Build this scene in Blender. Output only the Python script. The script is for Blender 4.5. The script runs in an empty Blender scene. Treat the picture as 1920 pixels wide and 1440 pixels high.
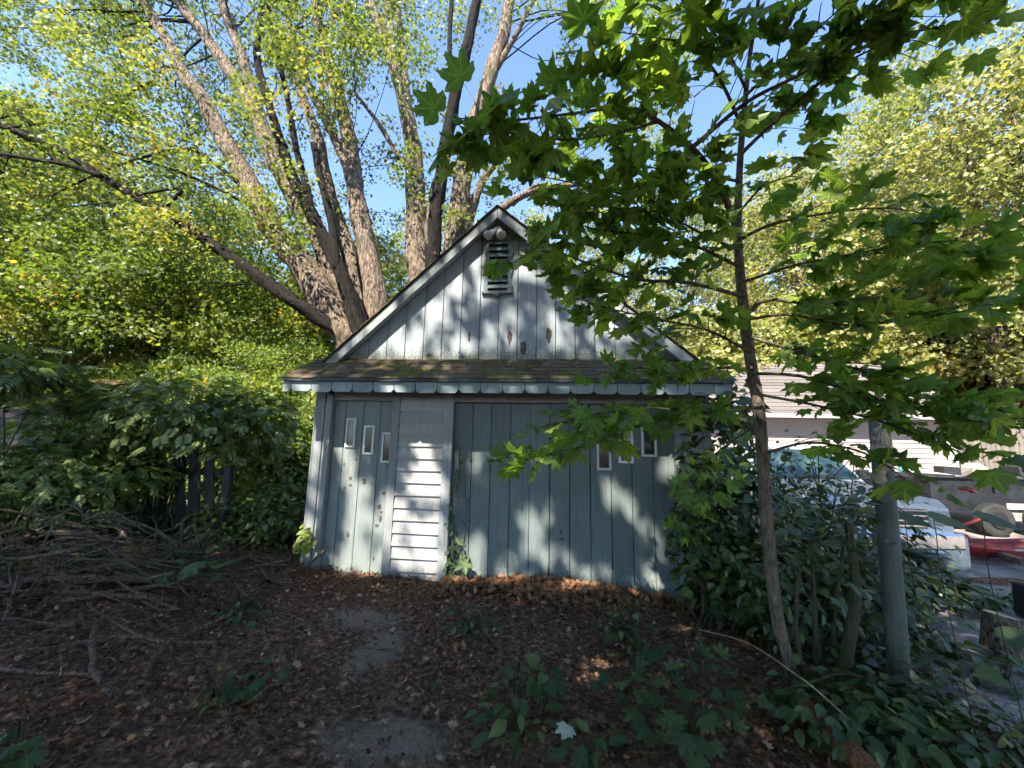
import bpy, bmesh, math, random
import numpy as np
from mathutils import Vector, Matrix

SEED = 7
rng = np.random.default_rng(SEED)
random.seed(SEED)
scene = bpy.context.scene
COL = scene.collection

# ------------------------------------------------------------------ camera
CAM = np.array([0.0, -4.6, 1.56])
FPX = 732.54
CF = np.array([-0.09338147, 0.98395735, 0.15201259])
CR = np.array([0.99560818, 0.0912645, 0.02085994])
CU = np.array([-0.00665194, -0.15329291, 0.98815841])
cd = bpy.data.cameras.new('camera')
cd.sensor_width = 36.0
cd.lens = 36.0 * FPX / 1920.0
cd.clip_start = 0.05
cd.clip_end = 2000
cam = bpy.data.objects.new('camera', cd)
COL.objects.link(cam)
cam.matrix_world = Matrix(((CR[0], CU[0], -CF[0], CAM[0]), (CR[1], CU[1], -CF[1], CAM[1]),
                           (CR[2], CU[2], -CF[2], CAM[2]), (0, 0, 0, 1)))
scene.camera = cam

# ------------------------------------------------------------------ sky, sun, exposure
SUN = np.array([0.366, 1.0, -1.18]); SUN = SUN / np.linalg.norm(SUN)     # direction light travels
world = bpy.data.worlds.new('World'); scene.world = world; world.use_nodes = True
wn = world.node_tree
sky = wn.nodes.new('ShaderNodeTexSky'); sky.sky_type = 'NISHITA'; sky.sun_disc = False
sky.sun_elevation = math.asin(-SUN[2]); sky.sun_rotation = math.atan2(-SUN[0], -SUN[1])
sky.air_density = 0.62; sky.dust_density = 0.0; sky.ozone_density = 2.0
bg = wn.nodes['Background']; bg.inputs['Strength'].default_value = 0.12
wn.links.new(sky.outputs[0], bg.inputs['Color'])
sl = bpy.data.lights.new('sun', 'SUN'); sl.energy = 3.7; sl.angle = math.radians(0.53); sl.color = (1.0, 0.91, 0.77)
so = bpy.data.objects.new('sun', sl); COL.objects.link(so)
so.rotation_euler = Vector(SUN).to_track_quat('-Z', 'Y').to_euler(); so.location = (-8, -20, 25)
vs = scene.view_settings
vs.view_transform = 'Standard'; vs.look = 'None'; vs.gamma = 1.0; vs.use_curve_mapping = False
vs.exposure = 2.6
scene.render.engine = 'CYCLES'
cy = scene.cycles
cy.use_denoising = True
cy.max_bounces = 5; cy.diffuse_bounces = 3; cy.glossy_bounces = 2; cy.transmission_bounces = 4
cy.transparent_max_bounces = 6
cy.use_adaptive_sampling = True; cy.adaptive_threshold = 0.02; cy.adaptive_min_samples = 12
cy.sample_clamp_indirect = 6.0

# ------------------------------------------------------------------ picture <-> place helpers
def ray(x, y):
    return CF * FPX + CR * (x - 960) - CU * (y - 720)
def at(x, y, Y):                      # point of the place at depth plane Y
    d = ray(x, y); return CAM + d * ((Y - CAM[1]) / d[1])
def gr(x, y, z=0.0):                  # point on level z
    d = ray(x, y); return CAM + d * ((z - CAM[2]) / d[2])
def pxm(p):                           # metres per photograph pixel at p
    return float(np.dot(np.asarray(p) - CAM, CF)) / FPX
def pxw(p):                           # the same for a round stem, which a wide lens draws broader off axis
    q = np.asarray(p)[:3] - CAM; d = float(np.dot(q, CF)); return d / FPX * d / float(np.linalg.norm(q))
def sstep(t):
    t = np.clip(t, 0, 1); return t * t * (3 - 2 * t)
def H(x, y):                          # lie of the land
    x = np.asarray(x, float); y = np.asarray(y, float)
    h = -0.035 * np.clip(x + 0.6, -2.5, 2.6)
    h = h * (1 - sstep((y - 1) / 3)) + 0.85 * sstep((y - 2.5) / 11)
    h = h + 0.14 * np.exp(-((x + 4.5) / 1.25) ** 2 - ((y + 0.95) / 0.85) ** 2)     # mound under the brush
    h = h + 0.5 * sstep((-x - 5) / 6) * sstep((y + 2) / 5)
    return h

# ------------------------------------------------------------------ materials
def new_mat(name):
    m = bpy.data.materials.new(name); m.use_nodes = True
    nt = m.node_tree; b = nt.nodes['Principled BSDF']
    return m, nt, b
def N(nt, t, **kw):
    n = nt.nodes.new(t)
    for k, v in kw.items():
        setattr(n, k, v)
    return n
def ramp(nt, src, stops):
    r = N(nt, 'ShaderNodeValToRGB'); e = r.color_ramp.elements
    while len(e) < len(stops): e.new(0.5)
    for i, (p, c) in enumerate(stops):
        e[i].position = p; e[i].color = (c[0], c[1], c[2], 1)
    nt.links.new(src, r.inputs[0]); return r.outputs[0]
def coords(nt, sc=(1, 1, 1), rnd=True):
    tc = N(nt, 'ShaderNodeTexCoord'); mp = N(nt, 'ShaderNodeMapping'); mp.inputs['Scale'].default_value = sc
    nt.links.new(tc.outputs['Object'], mp.inputs['Vector'])
    return mp.outputs[0]
def noise(nt, vec, scale, detail=5, rough=0.6, dist=0.0):
    n = N(nt, 'ShaderNodeTexNoise'); n.inputs['Scale'].default_value = scale
    n.inputs['Detail'].default_value = detail; n.inputs['Roughness'].default_value = rough
    n.inputs['Distortion'].default_value = dist
    nt.links.new(vec, n.inputs['Vector']); return n.outputs['Fac']
def mix(nt, fac, a, b, mode='MIX'):
    m = N(nt, 'ShaderNodeMix', data_type='RGBA', blend_type=mode)
    if isinstance(fac, (int, float)): m.inputs[0].default_value = fac
    else: nt.links.new(fac, m.inputs[0])
    for i, v in ((6, a), (7, b)):
        if isinstance(v, tuple): m.inputs[i].default_value = (v[0], v[1], v[2], 1)
        else: nt.links.new(v, m.inputs[i])
    return m.outputs[2]
def bump(nt, b, h, strength=0.4, dist=0.02):
    bn = N(nt, 'ShaderNodeBump'); bn.inputs['Strength'].default_value = strength; bn.inputs['Distance'].default_value = dist
    nt.links.new(h, bn.inputs['Height']); nt.links.new(bn.outputs[0], b.inputs['Normal'])
def thr(nt, v, lo, hi):
    m = N(nt, 'ShaderNodeMapRange'); m.interpolation_type = 'SMOOTHSTEP'
    m.inputs[1].default_value = lo; m.inputs[2].default_value = hi
    nt.links.new(v, m.inputs[0]); return m.outputs[0]
def math_n(nt, op, a, b):
    m = N(nt, 'ShaderNodeMath', operation=op)
    for i, v in ((0, a), (1, b)):
        if isinstance(v, (int, float)): m.inputs[i].default_value = v
        else: nt.links.new(v, m.inputs[i])
    return m.outputs[0]

def vein(nt, c, kind):
    uv = N(nt, 'ShaderNodeUVMap'); sx = N(nt, 'ShaderNodeSeparateXYZ'); nt.links.new(uv.outputs[0], sx.inputs[0])
    u, v = sx.outputs[0], sx.outputs[1]
    if kind == 'maple':
        v2 = math_n(nt, 'SUBTRACT', v, 0.55); a = math_n(nt, 'ABSOLUTE', math_n(nt, 'ARCTAN2', u, v2), 0)
        rr = math_n(nt, 'SQRT', math_n(nt, 'ADD', math_n(nt, 'MULTIPLY', u, u), math_n(nt, 'MULTIPLY', v2, v2)), 0)
        d = math_n(nt, 'MINIMUM', a, math_n(nt, 'MINIMUM', math_n(nt, 'ABSOLUTE', math_n(nt, 'SUBTRACT', a, 0.785), 0), math_n(nt, 'ABSOLUTE', math_n(nt, 'SUBTRACT', a, 1.6), 0)))
        d = math_n(nt, 'MULTIPLY', d, rr)
        side = math_n(nt, 'ABSOLUTE', math_n(nt, 'SINE', math_n(nt, 'MULTIPLY', math_n(nt, 'SUBTRACT', rr, math_n(nt, 'MULTIPLY', d, 0.9)), 32.0), 0), 0)
    else:
        d = math_n(nt, 'ABSOLUTE', u, 0)
        side = math_n(nt, 'ABSOLUTE', math_n(nt, 'SINE', math_n(nt, 'MULTIPLY', math_n(nt, 'SUBTRACT', v, math_n(nt, 'MULTIPLY', d, 0.8)), 24.0), 0), 0)
    f = thr(nt, d, 0.026, 0.006)
    c = mix(nt, math_n(nt, 'MULTIPLY', thr(nt, side, 0.35, 0.0), 0.22), c, mix(nt, 1.0, c, (1.6, 1.5, 1.5), 'MULTIPLY'))
    return mix(nt, math_n(nt, 'MULTIPLY', f, 0.55), c, mix(nt, 1.0, c, (2.2, 1.9, 2.0), 'MULTIPLY'))
def leaf_mat(name, stops, trans=0.35, rough=0.5, spec=0.35, veins=None):
    m, nt, b = new_mat(name)
    a = N(nt, 'ShaderNodeAttribute', attribute_name='tint')
    c = ramp(nt, a.outputs['Fac'], stops)
    v = coords(nt)
    c = mix(nt, 0.5, c, ramp(nt, noise(nt, v, 14, 3), [(0.3, (0.55, 0.55, 0.55)), (0.7, (1.25, 1.25, 1.25))]), 'MULTIPLY')
    if veins: c = vein(nt, c, veins)
    nt.links.new(c, b.inputs['Base Color'])
    b.inputs['Roughness'].default_value = rough; b.inputs['Specular IOR Level'].default_value = spec
    t = N(nt, 'ShaderNodeBsdfTranslucent')
    tc = mix(nt, 1.0, c, (1.55, 1.5, 0.55), 'MULTIPLY')
    nt.links.new(tc, t.inputs['Color'])
    ms = N(nt, 'ShaderNodeMixShader'); ms.inputs[0].default_value = trans
    nt.links.new(b.outputs[0], ms.inputs[1]); nt.links.new(t.outputs[0], ms.inputs[2])
    nt.links.new(ms.outputs[0], nt.nodes['Material Output'].inputs[0])
    return m
G = lambda *s: list(s)
M = {}
M['leaf_maple'] = leaf_mat('maple leaf', G((0, (0.085, 0.165, 0.038)), (0.6, (0.135, 0.23, 0.05)), (0.92, (0.21, 0.29, 0.055)), (1, (0.33, 0.31, 0.06))), 0.56, 0.45, 0.35, 'maple')
M['leaf_crown'] = leaf_mat('crown leaf', G((0, (0.07, 0.105, 0.028)), (0.45, (0.125, 0.175, 0.045)), (0.82, (0.21, 0.235, 0.065)), (0.97, (0.32, 0.26, 0.075)), (1, (0.40, 0.18, 0.06))), 0.45, 0.5, 0.4)
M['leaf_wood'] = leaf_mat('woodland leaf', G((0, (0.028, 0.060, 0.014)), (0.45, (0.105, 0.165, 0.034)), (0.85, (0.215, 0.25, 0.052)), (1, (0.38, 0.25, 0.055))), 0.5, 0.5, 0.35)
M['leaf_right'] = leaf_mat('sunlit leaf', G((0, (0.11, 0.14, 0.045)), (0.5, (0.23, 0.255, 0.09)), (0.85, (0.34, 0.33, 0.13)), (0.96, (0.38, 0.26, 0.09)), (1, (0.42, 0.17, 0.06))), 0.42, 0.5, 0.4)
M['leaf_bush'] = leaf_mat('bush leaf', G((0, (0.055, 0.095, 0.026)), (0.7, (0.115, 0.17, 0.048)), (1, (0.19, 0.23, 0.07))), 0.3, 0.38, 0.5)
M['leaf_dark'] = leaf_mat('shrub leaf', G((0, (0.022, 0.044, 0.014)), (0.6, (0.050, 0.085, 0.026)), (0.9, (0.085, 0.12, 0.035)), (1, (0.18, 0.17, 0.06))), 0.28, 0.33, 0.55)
M['leaf_weed'] = leaf_mat('weed leaf', G((0, (0.026, 0.055, 0.018)), (0.7, (0.052, 0.092, 0.028)), (1, (0.10, 0.135, 0.04))), 0.3, 0.5, 0.3, 'pinnate')
M['litter'] = leaf_mat('dry leaf', G((0, (0.055, 0.028, 0.016)), (0.35, (0.19, 0.092, 0.052)), (0.7, (0.36, 0.19, 0.105)), (0.9, (0.48, 0.28, 0.16)), (1, (0.58, 0.40, 0.25))), 0.12, 0.7, 0.2)
M['dry'] = leaf_mat('fallen leaf', G((0, (0.16, 0.075, 0.04)), (0.4, (0.30, 0.16, 0.085)), (0.8, (0.38, 0.24, 0.145)), (1, (0.42, 0.31, 0.20))), 0.15, 0.65, 0.25)

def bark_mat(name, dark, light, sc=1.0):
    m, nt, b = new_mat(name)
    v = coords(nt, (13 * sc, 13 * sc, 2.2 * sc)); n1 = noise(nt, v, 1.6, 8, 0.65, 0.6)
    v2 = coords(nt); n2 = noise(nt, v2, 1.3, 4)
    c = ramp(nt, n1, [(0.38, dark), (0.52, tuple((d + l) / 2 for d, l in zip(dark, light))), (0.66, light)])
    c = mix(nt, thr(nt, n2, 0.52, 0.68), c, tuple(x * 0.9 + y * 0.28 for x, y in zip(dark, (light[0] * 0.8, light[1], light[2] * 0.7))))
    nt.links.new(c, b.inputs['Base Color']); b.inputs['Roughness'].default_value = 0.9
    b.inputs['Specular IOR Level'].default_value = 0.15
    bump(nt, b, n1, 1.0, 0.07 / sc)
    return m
M['bark'] = bark_mat('maple bark', (0.024, 0.017, 0.013), (0.29, 0.225, 0.17))
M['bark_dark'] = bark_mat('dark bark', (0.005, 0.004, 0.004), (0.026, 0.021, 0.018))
M['bark_sap'] = bark_mat('sapling bark', (0.06, 0.046, 0.034), (0.20, 0.158, 0.12), 3.0)
M['stick'] = bark_mat('dead wood', (0.030, 0.020, 0.015), (0.24, 0.175, 0.125), 3.0)
M['twig'] = bark_mat('green twig', (0.03, 0.03, 0.016), (0.09, 0.075, 0.045), 4.0)

def paint_mat(name, col, wear=(0.16, 0.10, 0.07), peel=0.72, dirt=0.35, grime=None, spread=0.25):
    m, nt, b = new_mat(name)
    vg = coords(nt, (38, 38, 2.2)); g = noise(nt, vg, 1.0, 6, 0.65)
    v = coords(nt); n1 = noise(nt, v, 2.2, 5, 0.6); n2 = noise(nt, v, 11, 6, 0.7); n3 = noise(nt, v, 55, 3, 0.6)
    oi = N(nt, 'ShaderNodeObjectInfo')
    c = mix(nt, oi.outputs['Random'], tuple(x * (1 - spread) for x in col), tuple(min(0.85, x * (1 + spread * 0.3)) for x in col))
    c = mix(nt, math_n(nt, 'MULTIPLY', thr(nt, g, 0.45, 0.7), dirt), c, tuple(x * 0.45 for x in col))
    c = mix(nt, math_n(nt, 'MULTIPLY', thr(nt, n1, 0.5, 0.75), dirt), c, (col[0] * 0.62, col[1] * 0.66, col[2] * 0.62))
    st = noise(nt, coords(nt, (16, 16, 0.7)), 1.0, 4, 0.7)
    c = mix(nt, math_n(nt, 'MULTIPLY', thr(nt, st, 0.48, 0.72), dirt * 0.9), c, (col[0] * 0.5, col[1] * 0.5, col[2] * 0.46))
    pl = thr(nt, math_n(nt, 'ADD', math_n(nt, 'MULTIPLY', n2, 0.8), math_n(nt, 'MULTIPLY', g, 0.25)), peel, peel + 0.025)
    c = mix(nt, pl, c, wear)
    c = mix(nt, math_n(nt, 'MULTIPLY', thr(nt, n3, 0.62, 0.72), 0.5), c, tuple(x * 0.35 for x in col))
    if grime:                                         # algae and splash marks creeping up from a sill line
        z0, z1, gc = grime
        tc = N(nt, 'ShaderNodeTexCoord'); sx = N(nt, 'ShaderNodeSeparateXYZ'); nt.links.new(tc.outputs['Object'], sx.inputs[0])
        mr = N(nt, 'ShaderNodeMapRange'); mr.inputs[1].default_value = z0; mr.inputs[2].default_value = z1
        mr.inputs[3].default_value = 1; mr.inputs[4].default_value = 0
        nt.links.new(sx.outputs[2], mr.inputs[0])
        n4 = noise(nt, v, 34, 6, 0.75)
        f = thr(nt, math_n(nt, 'ADD', math_n(nt, 'MULTIPLY', mr.outputs[0], 0.42), n4), 0.72, 0.86)
        c = mix(nt, math_n(nt, 'MULTIPLY', f, 0.75), c, gc)
    nt.links.new(c, b.inputs['Base Color'])
    b.inputs['Roughness'].default_value = 0.72; b.inputs['Specular IOR Level'].default_value = 0.25
    bump(nt, b, math_n(nt, 'SUBTRACT', g, math_n(nt, 'MULTIPLY', pl, 1.2)), 0.35, 0.006)
    return m
M['gable'] = paint_mat('pale blue paint', (0.27, 0.305, 0.335), peel=0.80, dirt=0.45, grime=(2.52, 2.95, (0.10, 0.11, 0.07)), spread=0.12)
M['trim'] = paint_mat('weathered white paint', (0.24, 0.255, 0.265), peel=0.74, dirt=0.45, grime=(-0.2, 0.5, (0.12, 0.11, 0.09)))
M['rake'] = paint_mat('flaking rake paint', (0.25, 0.275, 0.285), wear=(0.15, 0.20, 0.18), peel=0.60, dirt=0.5)
M['siding'] = paint_mat('white siding paint', (0.26, 0.26, 0.262), peel=0.78, dirt=0.3, grime=(-0.15, 0.45, (0.12, 0.11, 0.09)), spread=0.12)
M['door'] = paint_mat('teal grey paint', (0.165, 0.19, 0.19), wear=(0.10, 0.08, 0.055), peel=0.735, dirt=0.35, grime=(-0.15, 0.6, (0.16, 0.19, 0.17)), spread=0.16)
M['bigdoor'] = paint_mat('faded teal paint', (0.135, 0.163, 0.165), wear=(0.10, 0.08, 0.07), peel=0.785, dirt=0.55, grime=(-0.15, 0.6, (0.18, 0.21, 0.19)), spread=0.24)
M['scallop'] = paint_mat('blue grey trim paint', (0.20, 0.245, 0.265), peel=0.78, dirt=0.4)
M['drip'] = paint_mat('dark drip edge', (0.05, 0.065, 0.075), peel=0.8, dirt=0.5)
M['louver'] = paint_mat('louver paint', (0.13, 0.17, 0.175), peel=0.76, dirt=0.5)
M['polepaint'] = paint_mat('grey green pole paint', (0.075, 0.085, 0.070), wear=(0.20, 0.15, 0.10), peel=0.755, dirt=0.7, grime=(-0.2, 0.9, (0.035, 0.038, 0.022)))
M['greyfence'] = paint_mat('grey fence wood', (0.17, 0.15, 0.13), wear=(0.12, 0.09, 0.07), peel=0.7, dirt=0.6)
M['oldfence'] = paint_mat('old picket wood', (0.045, 0.05, 0.052), wear=(0.05, 0.04, 0.035), peel=0.62, dirt=0.6)
M['pinksiding'] = paint_mat('beige siding', (0.29, 0.25, 0.24), peel=0.9, dirt=0.15, spread=0.06)
M['brownsiding'] = paint_mat('brown siding', (0.035, 0.026, 0.023), peel=0.8, dirt=0.5)
M['white'] = paint_mat('white trim paint', (0.45, 0.45, 0.45), peel=0.85, dirt=0.2)
M['frame'] = paint_mat('window frame paint', (0.55, 0.56, 0.56), peel=0.85, dirt=0.15)
M['utility'] = bark_mat('weathered utility pole', (0.20, 0.15, 0.12), (0.42, 0.33, 0.28), 1.5)

def plain(name, col, rough=0.5, metal=0.0, spec=0.5, var=0.25, sc=18):
    m, nt, b = new_mat(name)
    n = noise(nt, coords(nt), sc, 5)
    c = mix(nt, thr(nt, n, 0.35, 0.7), tuple(x * (1 - var) for x in col), tuple(min(1, x * (1 + var * 0.5)) for x in col))
    nt.links.new(c, b.inputs['Base Color']); b.inputs['Roughness'].default_value = rough
    b.inputs['Metallic'].default_value = metal; b.inputs['Specular IOR Level'].default_value = spec
    bump(nt, b, n, 0.12, 0.01)
    return m
M['peel'] = plain('bare wood', (0.075, 0.05, 0.042), 0.9, var=0.5, sc=40)
M['dark'] = plain('dark void', (0.012, 0.012, 0.013), 0.9)
M['lamp_white'] = plain('lamp enamel', (0.62, 0.62, 0.58), 0.35)
M['lamp_glass'] = plain('lamp lens', (0.36, 0.35, 0.30), 0.2)
M['black'] = plain('black plastic', (0.02, 0.02, 0.022), 0.45)
M['rubber'] = plain('rubber', (0.018, 0.018, 0.018), 0.8)
M['silver'] = plain('silver car paint', (0.50, 0.50, 0.52), 0.28, 0.35, var=0.1)
M['chrome'] = plain('chrome', (0.75, 0.76, 0.78), 0.14, 1.0, var=0.1)
M['trailer'] = plain('dark grey steel', (0.014, 0.016, 0.020), 0.6, 0.0, 0.25, var=0.5, sc=5)
M['red'] = plain('red plastic', (0.22, 0.018, 0.016), 0.4, var=0.3)
M['foam'] = plain('dirty white plastic', (0.50, 0.46, 0.38), 0.6, var=0.2, sc=7)
M['tub'] = plain('pale blue plastic', (0.45, 0.58, 0.66), 0.4)
M['cyan'] = plain('cyan plastic', (0.10, 0.42, 0.55), 0.4)
M['timber'] = plain('brown timber', (0.17, 0.10, 0.07), 0.9, var=0.5, sc=12)
M['rot'] = bark_mat('rotten orange timber', (0.10, 0.04, 0.02), (0.30, 0.14, 0.075), 2.0)
M['wood_end'] = plain('cut wood', (0.36, 0.27, 0.18), 0.85, var=0.4, sc=25)
M['wire'] = plain('wire', (0.10, 0.09, 0.085), 0.6)
M['pink'] = plain('printed pink paper', (0.55, 0.36, 0.36), 0.7)
def glass_mat(name, col, rough=0.06, spec=0.5):
    m, nt, b = new_mat(name)
    n = noise(nt, coords(nt), 3.0, 4)
    nt.links.new(mix(nt, thr(nt, n, 0.4, 0.65), tuple(x * 0.5 for x in col), col), b.inputs['Base Color'])
    b.inputs['Roughness'].default_value = rough; b.inputs['Specular IOR Level'].default_value = spec
    b.inputs['Coat Weight'].default_value = 0.0; b.inputs['Coat Roughness'].default_value = 0.04
    return m
M['pane'] = glass_mat('old window glass', (0.02, 0.02, 0.02), 0.12, 0.3)
M['wind'] = glass_mat('windshield glass', (0.045, 0.085, 0.085), 0.08)

def roof_mat(name, a, b_, moss, mossy=0.5):
    m, nt, b = new_mat(name)
    v = coords(nt); n1 = noise(nt, v, 60, 4); n2 = noise(nt, v, 3.2, 6, 0.65); n3 = noise(nt, v, 16, 4)
    oi = N(nt, 'ShaderNodeObjectInfo')
    c = ramp(nt, n1, [(0.3, a), (0.7, b_)])
    c = mix(nt, math_n(nt, 'MULTIPLY', oi.outputs['Random'], 0.5), c, tuple(x * 0.45 for x in a))
    f = thr(nt, math_n(nt, 'ADD', math_n(nt, 'MULTIPLY', n2, 0.7), math_n(nt, 'MULTIPLY', n3, 0.3)), mossy, mossy + 0.1)
    c = mix(nt, f, c, moss)
    nt.links.new(c, b.inputs['Base Color']); b.inputs['Roughness'].default_value = 0.95
    b.inputs['Specular IOR Level'].default_value = 0.1
    bump(nt, b, math_n(nt, 'ADD', n1, math_n(nt, 'MULTIPLY', f, n3)), 0.6, 0.01)
    return m
M['shingle'] = roof_mat('mossy brown shingle', (0.060, 0.042, 0.028), (0.18, 0.132, 0.092), (0.085, 0.085, 0.018), 0.49)
M['farshingle'] = roof_mat('pinkish grey shingle', (0.10, 0.09, 0.088), (0.19, 0.17, 0.165), (0.18, 0.16, 0.10), 0.7)

def ground_mat():
    m, nt, b = new_mat('forest soil')
    v = coords(nt); n1 = noise(nt, v, 24, 8, 0.7); n2 = noise(nt, v, 1.6, 5, 0.6); n3 = noise(nt, v, 120, 3)
    c = ramp(nt, n1, [(0.34, (0.026, 0.014, 0.009)), (0.5, (0.115, 0.064, 0.039)), (0.68, (0.35, 0.22, 0.14))])
    # old concrete apron showing through the soil near the side door and the path
    tc = N(nt, 'ShaderNodeTexCoord')
    def blob(cx, cy, sx, sy):
        mp = N(nt, 'ShaderNodeMapping'); mp.vector_type = 'POINT'
        mp.inputs['Location'].default_value = (-cx / sx, -cy / sy, 0); mp.inputs['Scale'].default_value = (1 / sx, 1 / sy, 0)
        nt.links.new(tc.outputs['Object'], mp.inputs[0])
        ln = N(nt, 'ShaderNodeVectorMath', operation='LENGTH'); nt.links.new(mp.outputs[0], ln.inputs[0])
        return math_n(nt, 'SUBTRACT', 1.0, ln.outputs['Value'])
    m1 = math_n(nt, 'MAXIMUM', blob(-1.6, -1.05, 0.55, 0.34), blob(-0.85, -2.35, 0.55, 0.30))
    m1 = math_n(nt, 'MAXIMUM', m1, blob(-1.25, -1.5, 0.28, 0.5))
    f = thr(nt, math_n(nt, 'ADD', math_n(nt, 'ADD', math_n(nt, 'MULTIPLY', m1, 0.7), math_n(nt, 'MULTIPLY', n2, 0.8)), math_n(nt, 'MULTIPLY', n1, 0.6)), 0.80, 1.15)
    conc = ramp(nt, n3, [(0.35, (0.15, 0.115, 0.082)), (0.65, (0.36, 0.285, 0.21))])
    c = mix(nt, math_n(nt, 'MULTIPLY', f, 0.8), c, conc)
    nt.links.new(c, b.inputs['Base Color']); b.inputs['Roughness'].default_value = 0.95
    b.inputs['Specular IOR Level'].default_value = 0.15
    bump(nt, b, math_n(nt, 'ADD', n1, math_n(nt, 'MULTIPLY', n3, 0.3)), 0.9, 0.03)
    return m
M['soil'] = ground_mat()
def gravel_mat():
    m, nt, b = new_mat('gravel')
    vo = N(nt, 'ShaderNodeTexVoronoi'); vo.inputs['Scale'].default_value = 45
    v = coords(nt); nt.links.new(v, vo.inputs['Vector'])
    n = noise(nt, v, 2.5, 6, 0.65); n2 = noise(nt, v, 70, 3)
    c = ramp(nt, n, [(0.3, (0.10, 0.085, 0.075)), (0.55, (0.24, 0.205, 0.185)), (0.75, (0.34, 0.29, 0.26))])
    c = mix(nt, 0.45, c, ramp(nt, n2, [(0.3, (0.3, 0.3, 0.3)), (0.7, (1.2, 1.2, 1.2))]), 'MULTIPLY')
    nt.links.new(c, b.inputs['Base Color']); b.inputs['Roughness'].default_value = 0.95
    bump(nt, b, vo.outputs['Distance'], 0.5, 0.02)
    return m
M['gravel'] = gravel_mat()

# ------------------------------------------------------------------ object helpers
def tag(o, label=None, cat=None, group=None, kind=None):
    if label: o['label'] = label
    if cat: o['category'] = cat
    if group: o['group'] = group
    if kind: o['kind'] = kind
    return o
def thing(name, label, cat, loc=(0, 0, 0), group=None):
    o = bpy.data.objects.new(name, None); COL.objects.link(o); o.location = loc
    o.empty_display_size = 0.1
    return tag(o, label, cat, group)
def link(o, parent=None):
    COL.objects.link(o)
    if parent is not None:
        o.parent = parent
        if parent.type == 'EMPTY':
            o.matrix_parent_inverse = Matrix.Translation(-Vector(parent.location))
    return o

def part(name, parent, loc):
    o = bpy.data.objects.new(name, None); o.empty_display_size = 0.1; o.location = loc
    return link(o, parent)

class Acc:
    """collects geometry (mixed polygons) for one mesh object in world coordinates"""
    def __init__(self): self.v = []; self.f = []; self.n = 0
    def add(self, verts, faces):
        self.v.append(np.asarray(verts, float)); n = self.n
        self.f += [tuple(i + n for i in f) for f in faces]; self.n += len(verts)
        return self
    def box(self, x0, x1, y0, y1, z0, z1):
        v = [(x, y, z) for z in (z0, z1) for y in (y0, y1) for x in (x0, x1)]
        return self.add(v, [(0, 2, 3, 1), (4, 5, 7, 6), (0, 1, 5, 4), (2, 6, 7, 3), (0, 4, 6, 2), (1, 3, 7, 5)])
    def prism(self, poly, y0, y1):                       # polygon in x,z extruded along y
        n = len(poly); v = [(x, y0, z) for x, z in poly] + [(x, y1, z) for x, z in poly]
        f = [tuple(range(n)), tuple(range(2 * n - 1, n - 1, -1))]
        f += [(i, i + n, (i + 1) % n + n, (i + 1) % n) for i in range(n)]
        return self.add(v, f)
    def prism_x(self, poly, x0, x1):                     # polygon in y,z extruded along x
        n = len(poly); v = [(x0, y, z) for y, z in poly] + [(x1, y, z) for y, z in poly]
        f = [tuple(range(n - 1, -1, -1)), tuple(range(n, 2 * n))]
        f += [(i, (i + 1) % n, (i + 1) % n + n, i + n) for i in range(n)]
        return self.add(v, f)
    def prism_z(self, poly, z0, z1):
        n = len(poly); v = [(x, y, z0) for x, y in poly] + [(x, y, z1) for x, y in poly]
        f = [tuple(range(n - 1, -1, -1)), tuple(range(n, 2 * n))]
        f += [(i, (i + 1) % n, (i + 1) % n + n, i + n) for i in range(n)]
        return self.add(v, f)
    def tube(self, pts, rad, sides=8, rough=0.0, cap=True, seed=0):
        P = np.asarray(pts, float); n = len(P); rad = np.broadcast_to(np.asarray(rad, float), (n,))
        T = np.gradient(P, axis=0); T /= np.linalg.norm(T, axis=1)[:, None] + 1e-9
        a = np.array([0, 0, 1.0]) if abs(T[0][2]) < 0.9 else np.array([1.0, 0, 0])
        u = np.cross(T[0], a); u /= np.linalg.norm(u)
        V = []
        r2 = np.random.default_rng(seed + 1)
        ph = r2.uniform(0, 6.28, 4)
        ang = np.arange(sides) * 2 * math.pi / sides
        for i in range(n):
            u = u - T[i] * np.dot(u, T[i]); u /= np.linalg.norm(u) + 1e-9
            w = np.cross(T[i], u)
            rr = np.full(sides, rad[i])
            if rough:
                rr = rr * (1 + rough * (0.5 * np.sin(3 * ang + ph[0] + i * 0.35) + 0.35 * np.sin(5 * ang + ph[1] - i * 0.22) + 0.4 * np.sin(2 * ang + ph[2] + i * 0.6)
                                        + r2.normal(0, 0.25, sides)))
            V.append(P[i] + np.cos(ang)[:, None] * rr[:, None] * u + np.sin(ang)[:, None] * rr[:, None] * w)
        V = np.vstack(V)
        F = []
        for i in range(n - 1):
            for k in range(sides):
                k2 = (k + 1) % sides
                F.append((i * sides + k, i * sides + k2, (i + 1) * sides + k2, (i + 1) * sides + k))
        if cap:
            F.append(tuple(range(sides - 1, -1, -1))); F.append(tuple((n - 1) * sides + k for k in range(sides)))
        return self.add(V, F)
    def obj(self, name, mat, parent=None, smooth=False, bevel=0.0, tint=None):
        me = bpy.data.meshes.new(name)
        me.from_pydata(np.vstack(self.v).tolist(), [], self.f)
        if bevel:
            bm = bmesh.new(); bm.from_mesh(me)
            bmesh.ops.recalc_face_normals(bm, faces=bm.faces)
            bmesh.ops.bevel(bm, geom=list(bm.edges), offset=bevel, segments=1, affect='EDGES', clamp_overlap=True)
            bm.to_mesh(me); bm.free()
        if smooth: me.shade_smooth()
        if mat: me.materials.append(M[mat] if isinstance(mat, str) else mat)
        o = bpy.data.objects.new(name, me)
        return link(o, parent)
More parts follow.
